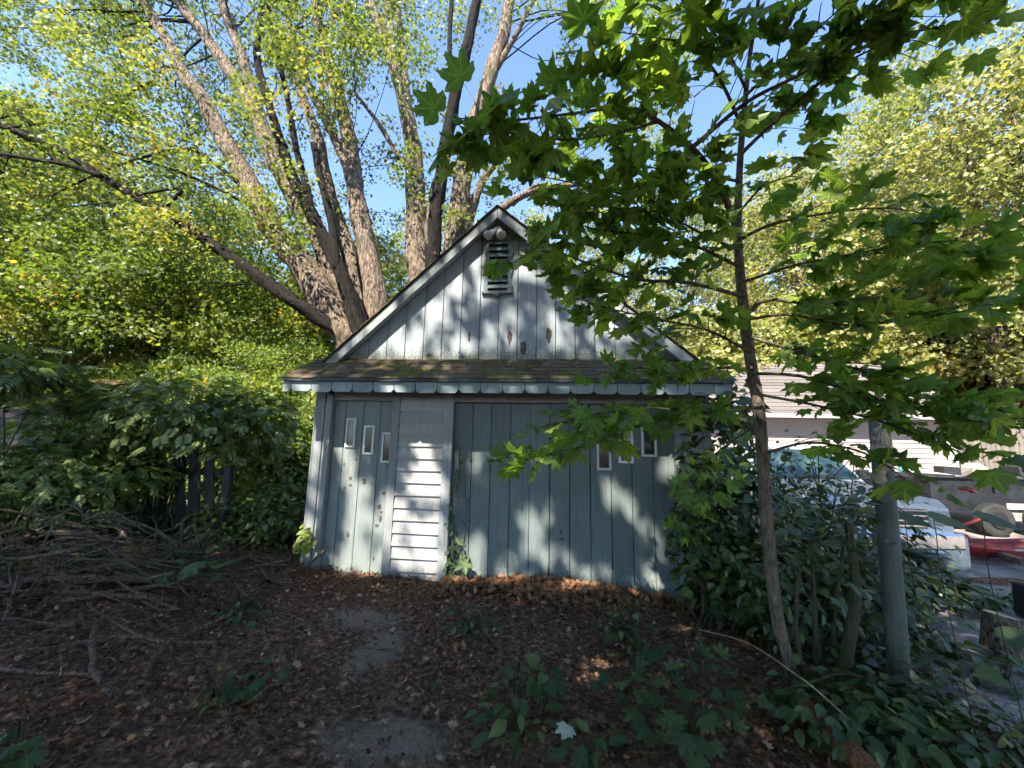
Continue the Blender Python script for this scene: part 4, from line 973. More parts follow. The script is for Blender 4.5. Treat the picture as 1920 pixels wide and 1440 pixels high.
def grey_fence():
    Yf = 10.5
    x0 = at(1800, 850, Yf)[0]; zt = at(1860, 797, Yf)[2]; zb = at(1860, 888, Yf)[2] - 0.3
    t = thing('fence', 'weathered grey board fence beside the beige garage', 'fence', (x0, Yf, zb))
    x = x0; r = np.random.default_rng(3)
    while x < x0 + 5.2:
        w = 0.145; j = r.normal(0, 0.03)
        board('picket', 'greyfence', t, x, x + w - 0.012, Yf + r.normal(0, 0.006), Yf + 0.022, zb, zt + j + 0.1 * math.sin(x), 0.004); x += w
    for z in (zb + 0.6, zt - 0.3): board('rail', 'greyfence', t, x0, x0 + 5.2, Yf + 0.024, Yf + 0.07, z, z + 0.09)
    g = thing('gate', 'narrow dark gate of horizontal slats between garage and grey fence', 'gate', (x0 - 0.4, Yf - 0.4, zb))
    xa = at(1797, 850, Yf - 0.4)[0]; xb = at(1826, 850, Yf - 0.4)[0]
    for k in range(9): board('slat', 'greyfence', g, xa, xb, Yf - 0.42, Yf - 0.395, zb + 0.3 + k * 0.24, zb + 0.3 + k * 0.24 + 0.13)
    for x in (xa, xb - 0.08): board('post', 'oldfence', g, x, x + 0.08, Yf - 0.394, Yf - 0.33, zb, zt + 0.15)
grey_fence()
def utility_pole():
    Y = 15.0; b = at(1650, 700, Y); tp = at(1628, 470, Y); g = float(H(b[0], Y))
    d = (tp - b); base = b - d * ((b[2] - g) / d[2])
    t = thing('utility_pole', 'weathered wooden utility pole rising behind the beige garage roof', 'utility pole', tuple(base))
    P = [base + (tp - base) * u for u in np.linspace(0, 1, 8)]
    Acc().tube(P, np.linspace(0.19, 0.13, 8), 10, rough=0.04).obj('pole', 'utility', t, smooth=True)
    c = tp - np.array([0, 0, 0.5]); Acc().box(c[0] - 0.9, c[0] + 0.9, c[1] - 0.16, c[1] - 0.05, c[2] - 0.06, c[2] + 0.06).obj('crossarm', 'utility', t)
    for i, (py0, py1, Yw) in enumerate(((548, 545, 13), (573, 578, 13), (577, 566, 14), (655, 668, 13))):
        s = at(1632 if i < 3 else 1642, py0 + (i * 2), Y - 0.1); e = at(2150, py1, Yw - 2)
        P = [s + (e - s) * u - np.array([0, 0, 0.5 * 4 * u * (1 - u) * 0.5]) for u in np.linspace(0, 1, 14)]
        o = Acc().tube(P, 0.016, 5).obj('power_line', 'wire')
        tag(o, ('highest', 'second highest', 'third', 'lowest dark')[i] + ' overhead wire running right from the utility pole', 'wire', 'overhead wires')
utility_pole()
def brown_shed():
    Yf = 3.6
    p = at(125, 800, Yf); xr = p[0]; ze = at(100, 735, Yf)[2]; zb = float(H(xr, Yf)) - 0.2; xl = xr - 4.5
    t = thing('brown_outbuilding', 'dark brown clapboard outbuilding half hidden behind the bushes at left', 'outbuilding', ((xl + xr) / 2, Yf, zb))
    w = Acc().box(xl, xr, Yf + 0.02, Yf + 3, zb, ze).obj('wall', 'brownsiding', t)
    n = 14; h = (ze - zb) / n
    for i in range(n):
        z = zb + i * h; Acc().add([(xl, Yf - 0.01, z), (xr, Yf - 0.01, z), (xr, Yf + 0.015, z + h), (xl, Yf + 0.015, z + h), (xl, Yf + 0.02, z), (xr, Yf + 0.02, z)], [(0, 1, 2, 3), (4, 5, 1, 0)]).obj('clapboard', 'brownsiding', w)
    e = 0.3
    Acc().add([(xl - e, Yf - e, ze), (xr + e, Yf - e, ze), (xr + e, Yf + 1.5, ze + 0.55), (xl - e, Yf + 1.5, ze + 0.55), (xr + e, Yf + 3.3, ze), (xl - e, Yf + 3.3, ze)], [(0, 1, 2, 3), (3, 2, 4, 5)]).obj('roof', 'shingle', t)
    r = np.random.default_rng(2); n = 500
    u = r.uniform(0, 1, n); P = np.c_[r.uniform(xl, xr, n), Yf - e + u * 1.7, ze + 0.02 + u * 0.52]
    o = leaves('roof_leaves', KITE, P, 0.11, 'dry', None, up=0.85, tint=r.uniform(0, 0.6, n)); tag(o, 'rust red dead leaves lying on the brown outbuilding roof', 'leaves', None, 'stuff')
brown_shed()

# ================================================================== VEHICLES AND YARD CLUTTER ON THE DRIVE
def pickup():
    x0, yf = 4.40, 1.15; g = float(H(x0, yf)) + 0.02
    t = thing('pickup_truck', 'silver pickup parked nose-on behind the shrubs beside the shed', 'pickup truck', (x0, yf + 2.4, g)); t.rotation_euler = (0, 0, 0)
    hw = 0.93
    def loft(sections, name, mat, parent, smooth=True, bev=0.0):
        """sections: (y, [(x,z)...]) half outlines mirrored"""
        V, F = [], []; n = None
        for y, prof in sections:
            pr = [(x, z) for x, z in prof] + [(-x, z) for x, z in reversed(prof)]
            n = len(pr); V += [(x0 + x, y, g + z) for x, z in pr]
        m = len(sections)
        for i in range(m - 1):
            for k in range(n): F.append((i * n + k, i * n + (k + 1) % n, (i + 1) * n + (k + 1) % n, (i + 1) * n + k))
        F.append(tuple(range(n))); F.append(tuple((m - 1) * n + k for k in range(n - 1, -1, -1)))
        return Acc().add(V, F).obj(name, mat, parent, smooth=False, bevel=bev)
    body = loft([(yf + 0.04, [(hw - 0.16, 0.45), (hw - 0.08, 0.62), (hw - 0.12, 0.92), (0.45, 0.98)]),
                 (yf + 0.22, [(hw - 0.03, 0.40), (hw, 0.62), (hw - 0.05, 1.00), (0.5, 1.07)]),
                 (yf + 1.42, [(hw, 0.38), (hw + 0.01, 0.65), (hw - 0.02, 1.08), (0.5, 1.15)]),
                 (yf + 1.50, [(hw, 0.38), (hw + 0.01, 0.65), (hw - 0.02, 1.10), (0.5, 1.12)]),
                 (yf + 3.3, [(hw, 0.38), (hw + 0.01, 0.65), (hw - 0.02, 1.10), (0.5, 1.12)]),
                 (yf + 5.2, [(hw - 0.02, 0.45), (hw, 0.65), (hw - 0.02, 1.10), (0.5, 1.12)])], 'body', 'silver', t, bev=0.02)
    Yw0, Yw1, zr = yf + 1.42, yf + 2.1, 1.74
    Acc().add([(x0 + s * a, y, g + z) for y, a, z in ((Yw0, hw - 0.05, 1.11), (Yw1, hw - 0.2, zr), (yf + 3.0, hw - 0.2, zr), (yf + 3.35, hw - 0.05, 1.11)) for s in (-1, 1)],
              [(0, 1, 3, 2), (2, 3, 5, 4), (4, 5, 7, 6), (0, 2, 4, 6), (1, 7, 5, 3)]).obj('cab', 'silver', t, bevel=0.03)
    def quad(name, pts, mat, parent=t, th=0.012):
        P = np.array(pts, float); n = np.cross(P[1] - P[0], P[3] - P[0]); n /= np.linalg.norm(n)
        V = np.vstack([P + n * th, P - n * 0.004]); return Acc().add(V, [(0, 1, 2, 3), (7, 6, 5, 4), (0, 4, 5, 1), (1, 5, 6, 2), (2, 6, 7, 3), (3, 7, 4, 0)]).obj(name, mat, parent)
    a = np.array
    def wpt(s, u): return a([x0 + s * (hw - 0.13 + (-0.15) * u), Yw0 + 0.03 + (Yw1 - Yw0 - 0.05) * u, g + 1.16 + (zr - 1.2) * u])
    quad('windshield', [wpt(-1, 0.02), wpt(1, 0.02), wpt(1, 0.93), wpt(-1, 0.93)], 'wind')
    for s in (-1, 1):
        quad('side_window', [a([x0 + s * (hw - 0.075), yf + 1.95 + 0.0, g + 1.2]), a([x0 + s * (hw - 0.075), yf + 3.1, g + 1.2]), a([x0 + s * (hw - 0.185), yf + 2.95, g + 1.66]), a([x0 + s * (hw - 0.185), yf + 2.15, g + 1.66])][::s], 'wind')
        Acc().box(x0 + s * (hw + 0.12) - 0.1, x0 + s * (hw + 0.12) + 0.1, yf + 1.7, yf + 1.78, g + 1.14, g + 1.32).obj('mirror', 'black', t, bevel=0.02)
        Acc().box(x0 + s * 0.66 - 0.13, x0 + s * 0.66 + 0.13, yf + 0.0, yf + 0.09, g + 0.70, g + 0.88).obj('headlight', 'lamp_glass', t, bevel=0.015)
        for yy in (yf + 0.95, yf + 4.2):
            w = lathe(Acc(), (x0 + s * (hw - 0.19), yy, g + 0.36), (s, 0, 0), [(0, 0.30), (0.02, 0.36), (0.18, 0.36), (0.21, 0.31)], 18).obj('wheel', 'rubber', t)
            lathe(Acc(), (x0 + s * (hw + 0.005), yy, g + 0.36), (s, 0, 0), [(0, 0.21), (0.025, 0.20), (0.03, 0.06)], 14).obj('rim', 'chrome', w)
    Acc().box(x0 - 0.5, x0 + 0.5, yf + 0.0, yf + 0.08, g + 0.66, g + 0.90).obj('grille', 'black', t)
    for k in range(4): Acc().box(x0 - 0.5, x0 + 0.5, yf - 0.015, yf + 0.01, g + 0.68 + k * 0.065, g + 0.70 + k * 0.065).obj('grille_bar', 'chrome', t)
    Acc().prism_z([(x0 - hw - 0.02, yf + 0.25), (x0 - hw + 0.05, yf - 0.06), (x0 - 0.4, yf - 0.14), (x0 + 0.4, yf - 0.14), (x0 + hw - 0.05, yf - 0.06), (x0 + hw + 0.02, yf + 0.25)], g + 0.42, g + 0.62).obj('bumper', 'chrome', t, bevel=0.025)
    for s in (-1, 1): Acc().tube([(x0 + s * 0.05, Yw0 - 0.02, g + 1.17), (x0 + s * 0.1 + 0.4, Yw0 + 0.10, g + 1.22)], 0.012, 5).obj('wiper', 'black', t)
pickup()
def trailer():
    p = at(1725, 905, 4.2); q = at(1990, 905, 4.2); x0, x1 = p[0], q[0]; zt = at(1800, 897, 4.2)[2]; y0 = 4.0; g = float(H(x0, y0))
    t = thing('utility_trailer', 'dark steel utility trailer heaped with scrap at the right edge', 'trailer', ((x0 + x1) / 2, y0 + 0.8, g))
    zb = g + 0.42
    za, zs = zt - 0.14, zt - 0.26
    xa, xb = x0 + 0.5, x0 + 1.15
    Acc().box(x0 + 0.06, x1, y0 + 0.4, y0 + 0.42, zb + 0.05, zt - 0.02).obj('liner', 'black', t)
    A = Acc(); A.box(x0, x1, y0, y0 + 0.06, zb, zs).box(x0, xa, y0 + 0.0002, y0 + 0.06, zs, za).box(xb, x1, y0 + 0.0002, y0 + 0.06, zs, za).box(x0, x1, y0, y0 + 0.06, za, zt)
    A.obj('side_panel', 'trailer', t)
    board('back_panel', 'trailer', t, x0, x1, y0 + 1.6, y0 + 1.66, zb, zt, 0.01); board('end_panel', 'trailer', t, x0, x0 + 0.05, y0 + 0.062, y0 + 1.598, zb, zt - 0.01, 0.01)
    Acc().box(x0 - 0.04, x1, y0 - 0.05, y0 + 0.09, zt + 0.002, zt + 0.05).obj('rim', 'trailer', t, bevel=0.015)
    board('floor', 'trailer', t, x0 + 0.06, x1, y0 + 0.07, y0 + 1.59, zb + 0.01, zb + 0.05)
    for xx in (x0 + 0.9, x0 + 1.75):
        w = lathe(Acc(), (xx, y0 - 0.05, g + 0.3), (0, -1, 0), [(0, 0.22), (0.02, 0.30), (0.16, 0.30), (0.18, 0.25)], 16).obj('wheel', 'rubber', t)
        lathe(Acc(), (xx, y0 - 0.232, g + 0.3), (0, -1, 0), [(0, 0.16), (0.02, 0.15), (0.025, 0.05)], 12).obj('rim', 'trailer', w)
    Acc().box(x0 + 1.3, x0 + 1.75, y0 - 0.012, y0 - 0.001, zb + 0.06, zb + 0.17).obj('plate', 'pink', t)
    r = np.random.default_rng(9)
    labs = [('scrap_board', 'splintered dark board lying across the trailer load', 'dark'), ('scrap_board', 'pale board sticking out of the trailer load', 'white'), ('scrap_box', 'black crate riding on the trailer load', 'black'), ('scrap_board', 'grey plank along the back of the trailer', 'greyfence'),
            ('scrap_box', 'small white carton on top of the trailer load', 'foam'), ('scrap_box', 'second black crate at the right of the trailer load', 'black')]
    for k, (nm, lab, mt) in enumerate(labs):
        cx = x0 + 0.35 + k * 0.36; s = (0.5, 0.1, 0.05) if nm == 'scrap_board' else (0.15, 0.14, 0.10)
        o = Acc().box(-s[0], s[0], -s[1], s[1], 0, 2 * s[2]).obj(nm, mt, None, bevel=0.008); o.location = (cx, y0 + 0.6 + 0.1 * k % 0.5, zt - 0.03 + 0.02 * k); o.rotation_euler = (r.normal(0, 0.06), r.normal(0, 0.12), r.normal(0, 0.3))
        tag(o, lab, 'scrap')
    bn = [(x0 + 0.55 + 0.1 * i, y0 + 0.12 + 0.03 * math.sin(i * 2), zs + 0.03 + 0.05 * math.sin(i)) for i in range(5)]
    o = Acc().tube(catmull(bn, 4), 0.045, 6, rough=0.2).obj('red_rag', 'red'); tag(o, 'crumpled red rag in the slot of the trailer side', 'rag')
trailer()
def clutter():
    p = gr(1768, 1052, 0.02); g = float(H(p[0], p[1]))
    bm = bmesh.new(); bmesh.ops.create_cube(bm, size=1.0); bmesh.ops.subdivide_edges(bm, edges=bm.edges[:], cuts=5, use_grid_fill=True)
    for v in bm.verts:
        c = v.co; q = Vector((c.x, c.y, c.z)); L = max(abs(c.x), abs(c.y), abs(c.z))
        sph = q.normalized() * 0.62; f = 0.16; q = q * (1 - f) + sph * f
        q.x *= 0.40 * (1 + 0.08 * q.z); q.y *= 0.40; q.z *= 0.44 + 0.03 * math.sin(q.x * 30)
        v.co = q + Vector((0, 0, 0.24))
    me = bpy.data.meshes.new('jug'); bm.to_mesh(me); bm.free(); me.shade_smooth(); me.materials.append(M['foam'])
    t = thing('water_jug', 'big dirty white square plastic jug on the gravel driveway', 'jug', (p[0], p[1], g)); o = bpy.data.objects.new('body', me); COL.objects.link(o); o.parent = t; t.rotation_euler = (0, 0, 0.25)
    nk = lathe(Acc(), (0.1, 0.05, 0.45), (0, 0, 1), [(0, 0.07), (0.03, 0.06), (0.035, 0.05)]).obj('neck', 'foam', None); nk.parent = t
    h = Acc().tube(catmull([(-0.13, -0.05, 0.44), (-0.1, -0.05, 0.50), (0.0, -0.05, 0.50), (0.03, -0.05, 0.45)], 4), 0.016, 6).obj('handle', 'foam', None, smooth=True); h.parent = t
    p = gr(1722, 1048, 0.05)
    t = thing('tub', 'round black tub with pale blue rim beside the white jug', 'tub', tuple(p))
    A = Acc(); lathe(A, p, (0, 0, 1), [(0, 0.22), (0.02, 0.24), (0.16, 0.29)], 20); A.obj('body', 'black', t, smooth=True)
    th = np.linspace(0, 2 * math.pi, 25); Acc().tube([(p[0] + 0.29 * math.cos(a), p[1] + 0.29 * math.sin(a), p[2] + 0.175 + 0.02 * math.sin(2 * a)) for a in th], 0.03, 6).obj('rim', 'tub', t, smooth=True)
    # low wooden drag of blocks under the bumper
    p = gr(1700, 1030, 0.15); t = thing('timber_block', 'weathered grey timber lying by the pickup bumper', 'timber', tuple(p))
    o = Acc().box(p[0] - 0.3, p[0] + 0.42, p[1] - 0.1, p[1] + 0.12, 0.02, 0.17).obj('beam', 'greyfence', t, bevel=0.012)
    p = at(1840, 1012, 2.4); g = float(H(p[0], p[1])); r = 0.24
    V = []; F = []; n = 12; m = 9
    for i in range(m):                             # hull of a toy sled / small boat
        u = i / (m - 1); w = 0.30 * math.sin(math.pi * min(1, 0.15 + u * 0.85)) ** 0.7; zz = 0.10 * (2 * u - 1) ** 2
        for k in range(n):
            a = math.pi * k / (n - 1); V.append((p[0] - 0.75 + 1.7 * u, p[1] + w * math.cos(a), g + 0.26 + zz - 0.2 * math.sin(a)))
    for i in range(m - 1):
        for k in range(n - 1): F.append((i * n + k, i * n + k + 1, (i + 1) * n + k + 1, (i + 1) * n + k))
    t = thing('sled', 'dark red plastic sled lying in front of the trailer', 'sled', (p[0], p[1], g)); o = Acc().add(V, F).obj('hull', 'red', t, smooth=True)
    sm = o.modifiers.new('th', 'SOLIDIFY'); sm.thickness = 0.02
    Acc().box(p[0] - 0.1, p[0] + 0.35, p[1] - 0.3, p[1] - 0.285, g + 0.21, g + 0.235).obj('stripe', 'white', t)
    Acc().box(p[0] - 0.62, p[0] - 0.22, p[1] - 0.12, p[1] + 0.15, g + 0.22, g + 0.38).obj('seat', 'red', t, bevel=0.04)
    a, b = gr(1805, 1022, 0.05), gr(1925, 1062, 0.05)
    d = (b - a); d /= np.linalg.norm(d); s = np.array([-d[1], d[0], 0]) * 0.06
    o = Acc().add([a - s, b - s, b + s, a + s] + [q + np.array([0, 0, 0.09]) for q in (a - s, b - s, b + s, a + s)], [(3, 2, 1, 0), (4, 5, 6, 7), (0, 1, 5, 4), (1, 2, 6, 5), (2, 3, 7, 6), (3, 0, 4, 7)]).obj('plank', 'timber', None, bevel=0.01)
    tag(o, 'long brown plank lying on the gravel right of the white jug', 'plank')
    a, b = at(1795, 988, 3.2), at(1848, 970, 3.2)
    o = Acc().tube([a, (a + b) / 2, b], 0.025, 8).obj('red_stick', 'red'); tag(o, 'short red rod leaning against the trailer side', 'rod')
    p = at(1697, 885, 6.4); g = float(H(p[0], p[1])); t = thing('spray_bottle', 'cyan plastic bottle standing on a bin before the beige garage', 'bottle', (p[0], p[1], p[2] - 0.25))
    lathe(Acc(), (p[0], p[1], p[2] - 0.2), (0, 0, 1), [(0, 0.10), (0.02, 0.12), (0.3, 0.12), (0.36, 0.05), (0.44, 0.05)]).obj('body', 'cyan', t, smooth=True)
    t2 = thing('bin', 'grey bin with purple-grey bag in front of the beige garage wall', 'bin', (p[0], p[1], g))
    lathe(Acc(), (p[0], p[1], g - 0.05), (0, 0, 1), [(0, 0.26), (0.05, 0.28), (p[2] - 0.2 - g, 0.33), (p[2] - 0.15 - g, 0.33)], 14).obj('body', 'trailer', t2, smooth=True)
    # cut log and black bucket at the right edge
    p = gr(1880, 1215, 0.0); t = thing('log_section', 'short cut log with flaking bark at the right edge', 'log', tuple(p))
    A = Acc(); A.tube([p + np.array([0, 0, -0.03]), p + np.array([0.02, 0.01, 0.10]), p + np.array([0.05, 0.02, 0.24])], [0.12, 0.11, 0.105], 14, rough=0.08, seed=3); A.obj('bark', 'stick', t, smooth=False)
    A = Acc(); A.tube([p + np.array([0.05, 0.02, 0.241]), p + np.array([0.051, 0.02, 0.246])], [0.098, 0.095], 14); A.obj('cut_face', 'wood_end', t)
    p = gr(1945, 1165, 0.0); t = thing('bucket', 'black bucket tipped among weeds at the right edge', 'bucket', tuple(p))
    lathe(Acc(), p + np.array([0, 0, 0.0]), (0.15, -0.1, 1), [(0, 0.13), (0.03, 0.14), (0.30, 0.175), (0.31, 0.185), (0.32, 0.165), (0.05, 0.12)], 18).obj('body', 'black', t, smooth=True)
clutter()

# ================================================================== GREY-GREEN POST
def post():
    b = gr(1690, 1312, float(H(2.26, -1.6))); tp = at(1648, 785, b[1] + 0.05)
    t = thing('metal_post', 'round grey-green painted post with paint peeled pale at its top', 'post', tuple(b))
    P = [b + (tp - b) * u for u in np.linspace(-0.06, 1, 10)]; r0, r1 = 28 * pxw(b), 21 * pxw(tp)
    Acc().tube(P, np.linspace(r0, r1, 10), 20, rough=0.008).obj('shaft', 'polepaint', t, smooth=True)
    rr = np.random.default_rng(5); d = (tp - b) / np.linalg.norm(tp - b)
    def patch(a0, a1, u0, u1, seed):                # curled-off area showing the pale primer, lying on the shaft
        q = np.random.default_rng(seed); m, k = 8, 7; V = []; F = []
        for i in range(k):
            u = u0 + (u1 - u0) * i / (k - 1); c = b + (tp - b) * u; rad = (r0 + (r1 - r0) * u) + 0.0016
            w = math.sin(math.pi * (0.12 + 0.76 * i / (k - 1))); e0, e1 = q.normal(0, 0.12, 2)
            for j in range(m):
                a = a0 * w + e0 + (a1 * w + e1 - a0 * w - e0) * j / (m - 1)
                V.append(c + rad * np.array([math.sin(a), -math.cos(a), 0]))
        for i in range(k - 1):
            for j in range(m - 1): F.append((i * m + j, i * m + j + 1, (i + 1) * m + j + 1, (i + 1) * m + j))
        Acc().add(V, F).obj('peeled_patch', 'wood_end', t, smooth=True)
    patch(-1.9, 1.3, 0.80, 0.985, 1); patch(-2.0, -0.5, 0.74, 0.80, 2); patch(0.4, 1.0, 0.84, 0.87, 4)
post()

# ================================================================== MAPLE SAPLING IN FRONT
def sapling():
    base = np.array([*gr(1495, 1312, float(H(1.6, -1.65)))[:2], float(H(1.6, -1.65))])
    t = thing('maple_sapling', 'slender young maple with big lobed leaves spreading in front of the shed', 'tree', tuple(base))
    Yt = base[1]
    tr = [(1497, 1330), (1480, 1250), (1458, 1160), (1446, 1060), (1436, 960), (1430, 860), (1422, 760), (1408, 680), (1396, 600), (1388, 520), (1383, 440), (1385, 360), (1389, 280), (1398, 180), (1408, 90), (1425, -20), (1440, -120)]
    wd = np.interp(np.arange(len(tr)), [0, 4, 8, 11, 16], [31, 26, 22, 16, 8])
    P4 = []
    for (x, y), w in zip(tr, wd):
        u = max(0, (1250 - y) / 1250); p = at(x, y, Yt - 0.75 * u ** 1.3); P4.append(np.append(p, w * pxw(p) / 2))
    C = catmull(np.array(P4), 5); A = Acc(); A.tube(C[:, :3], C[:, 3], 12, rough=0.05, seed=3); A.obj('trunk', 'bark_sap', t, smooth=True)
    c = at(1424, 905, Yt - 0.12)                    # scar ring
    BR = [  # picture polyline, depth start/end, width px start, leaf density per metre
        ([(1380, 425), (1350, 350), (1305, 285), (1235, 228), (1170, 202), (1080, 212), (950, 226), (860, 222)], -2.3, -3.15, 13, 1.2),
        ([(1235, 228), (1150, 250), (1060, 262), (960, 250), (880, 255)], -2.65, -3.1, 6, 1.2),
        ([(1382, 410), (1300, 392), (1200, 372), (1110, 350), (1010, 330)], -2.2, -2.85, 8, 1.15),
        ([(1392, 555), (1290, 530), (1200, 525), (1120, 500), (1050, 475), (985, 470)], -2.1, -2.75, 8, 1.2),
        ([(1386, 500), (1300, 460), (1200, 440), (1120, 430), (1040, 410)], -2.15, -2.6, 7, 1.2),
        ([(1400, 590), (1440, 562), (1550, 572), (1680, 550), (1790, 505), (1860, 470)], -2.1, -2.75, 9, 1.2),
        ([(1300, 275), (1400, 192), (1500, 140), (1600, 80), (1700, 10), (1760, -40)], -2.4, -3.15, 9, 1.35),
        ([(1388, 290), (1440, 240), (1520, 170), (1600, 110), (1720, 60), (1830, 40)], -2.35, -3.05, 8, 1.35),
        ([(1392, 240), (1350, 150), (1300, 90), (1230, 70), (1160, 60)], -2.5, -3.1, 7, 1.3),
        ([(1400, 170), (1360, 90), (1300, 20), (1240, -30)], -2.6, -3.1, 6, 1.3),
        ([(1398, 180), (1480, 100), (1560, 30), (1640, -40)], -2.6, -3.1, 6, 1.3),
        ([(1410, 690), (1340, 690), (1260, 700), (1200, 690), (1140, 700)], -1.95, -2.15, 7, 1.1),
        ([(1425, 765), (1340, 768), (1240, 785), (1140, 822), (1040, 850), (960, 868)], -1.95, -2.6, 7, 0.8),
        ([(1300, 775), (1220, 765), (1130, 775), (1040, 795)], -2.1, -2.5, 5, 0.7),
        ([(1412, 700), (1500, 705), (1600, 735), (1700, 760), (1800, 780), (1880, 790)], -2.0, -2.7, 7, 1.7),
        ([(1400, 630), (1500, 660), (1600, 690), (1690, 720), (1760, 755), (1840, 770)], -2.05, -2.6, 7, 1.7),
        ([(1426, 790), (1370, 830), (1320, 870), (1290, 920)], -1.5, -1.2, 6, 0.9),
        ([(1428, 830), (1350, 900), (1310, 970), (1280, 1010)], -1.4, -1.0, 6, 0.8),
        ([(1384, 450), (1450, 420), (1550, 400), (1650, 390), (1740, 400)], -2.2, -2.7, 7, 1.0),
        ([(1430, 850), (1520, 830), (1620, 850), (1700, 900)], -1.9, -2.3, 6, 1.0),
        ([(1387, 340), (1330, 330), (1250, 320), (1170, 300)], -2.3, -2.5, 6, 1.2),
        ([(1384, 400), (1430, 350), (1480, 330), (1530, 300)], -2.25, -2.5, 5, 0.9),
        ([(1396, 600), (1480, 590), (1590, 610), (1700, 600), (1830, 580), (1900, 570)], -2.1, -2.6, 6, 1.1),
        ([(1390, 530), (1480, 500), (1580, 480), (1690, 460), (1800, 450)], -2.15, -2.7, 6, 1.1),
        ([(1405, 660), (1330, 620), (1240, 600), (1150, 580), (1080, 560)], -2.0, -2.35, 6, 1.2),
        ([(1386, 470), (1320, 440), (1240, 400), (1150, 390), (1060, 380)], -2.2, -2.8, 6, 1.2),
        ([(1425, 740), (1530, 760), (1650, 790), (1760, 830), (1850, 850)], -1.95, -2.5, 6, 1.1),
    ]
    r = np.random.default_rng(77); LP, LD, LS = [], [], []
    TW = Acc()
    for bi, (pl, y0, y1, w0, dens) in enumerate(BR):
        k = len(pl); P4 = []
        for i, (x, y) in enumerate(pl):
            u = i / (k - 1); p = at(x, y, y0 + (y1 - y0) * u); P4.append(np.append(p, max(2.0, w0 * (1 - 0.8 * u)) * pxm(p) / 2))
        Cb = catmull(np.array(P4), 5); A = Acc(); A.tube(Cb[:, :3], Cb[:, 3], 7, rough=0.03, seed=bi); A.obj('branch', 'bark_sap', t, smooth=True)
        seg = np.linalg.norm(np.diff(Cb[:, :3], axis=0), axis=1); L = seg.sum(); acc = np.r_[0, np.cumsum(seg)]
        nt = int(L * 11 * dens) + 3
        for q in range(nt):
            s = L * (0.16 + 0.84 * (q + r.random() * 0.8) / nt); i = min(len(Cb) - 2, int(np.searchsorted(acc, s)) - 1); i = max(i, 0)
            p = Cb[i, :3] + (Cb[i + 1, :3] - Cb[i, :3]) * ((s - acc[i]) / max(seg[i], 1e-6)); d = Cb[i + 1, :3] - Cb[i, :3]; d /= np.linalg.norm(d)
            side = np.cross(d, (0, 0, 1)); side /= np.linalg.norm(side) + 1e-9; side *= (1 if q % 2 else -1)
            tl = r.uniform(0.10, 0.34) * (1.1 - 0.5 * s / L); e = p + (side * 0.8 + d * 0.6 + np.array([0, 0, r.uniform(-0.2, 0.12)])) * tl
            TW.tube([p, (p + e) / 2 + np.array([0, 0, 0.01]), e], [0.0032, 0.0024, 0.0016], 4, cap=False)
            for m in range(r.integers(2, 5)):
                f = r.uniform(0.25, 1.0) if m else 1.0
                lp = p + (e - p) * f; ld = (e - p) / (np.linalg.norm(e - p) + 1e-9) * (0.9 if m == 0 else 0.4) + side * 0 + r.normal(0, 0.55, 3); ld[2] = ld[2] * 0.5 - 0.3
                LP.append(lp); LD.append(ld); LS.append(r.uniform(0.10, 0.185))
    TW.obj('twigs', 'twig', t)['kind'] = 'stuff'
    LP, LD, LS = np.array(LP), np.array(LD), np.array(LS); n = len(LP)
    nm = r.normal(size=(n, 3)); nm /= np.linalg.norm(nm, axis=1)[:, None]; nm = nm * 0.5 + np.array([0, -0.05, 0.66])
    Fm = frames(nm, dirs=LD) * np.stack([r.uniform(0.78, 1.15, n), r.uniform(0.85, 1.15, n), r.uniform(0.4, 2.4, n)], 1)[:, None, :]
    dep = (LP - CAM) @ CF; show = LS / dep
    big = set(np.argsort(-show)[:300].tolist())
    rest = [i for i in range(n) if i not in big]
    for i in big: leaf_obj('leaf', MAPLE_MESH[r.integers(0, len(MAPLE_MESH))], LP[i], Fm[i], LS[i], t)
    parts = []
    for k in range(4):
        ix = np.array(rest[k::4]); v, f = leaf_arrays(MAPLES[k], LP[ix], Fm[ix], LS[ix]); parts.append((v, f, np.repeat(r.uniform(0, 0.95, len(ix)), len(MAPLES[k][1])), np.tile(MAPLES[k][0][:, :2], (len(ix), 1))))
    o = bpy.data.objects.new('foliage', tri_mesh('foliage', parts, 'leaf_maple')); link(o, t); o['kind'] = 'stuff'
    print('sapling leaves', n)
sapling()

# ================================================================== SHRUBS
def pinnate(n_pairs=4, tmpl=OVAL, leaf=0.42, w=1.0):
    """one compound leaf, length 1 along y"""
    V, F = tmpl; vs, fs = [], []; n = 0
    def put(pos, ang, s):
        nonlocal n
        c, q = math.cos(ang), math.sin(ang); R = np.array([[c, q, 0], [-q, c, 0], [0, 0, 1]])
        v = V * s; v[:, 0] *= w; v = v @ R.T + pos; vs.append(v); fs.append(F + n); n += len(v)
    for k in range(n_pairs):
        y = 0.22 + 0.66 * k / n_pairs; z = -0.10 * y * y
        for s in (-1, 1): put(np.array([0, y, z]), s * 1.05, leaf * (1 - 0.25 * abs(k - 1.2) / n_pairs))
    put(np.array([0, 0.86, -0.09]), 0, leaf * 0.9)
    stem = np.array([(-0.008, 0, 0), (0.008, 0, 0), (0, 0.9, -0.09)]); vs.append(stem); fs.append(np.array([[n, n + 1, n + 2]]))
    return np.vstack(vs), np.vstack(fs)
PINN = pinnate(5, OVAL, 0.36, 0.78)
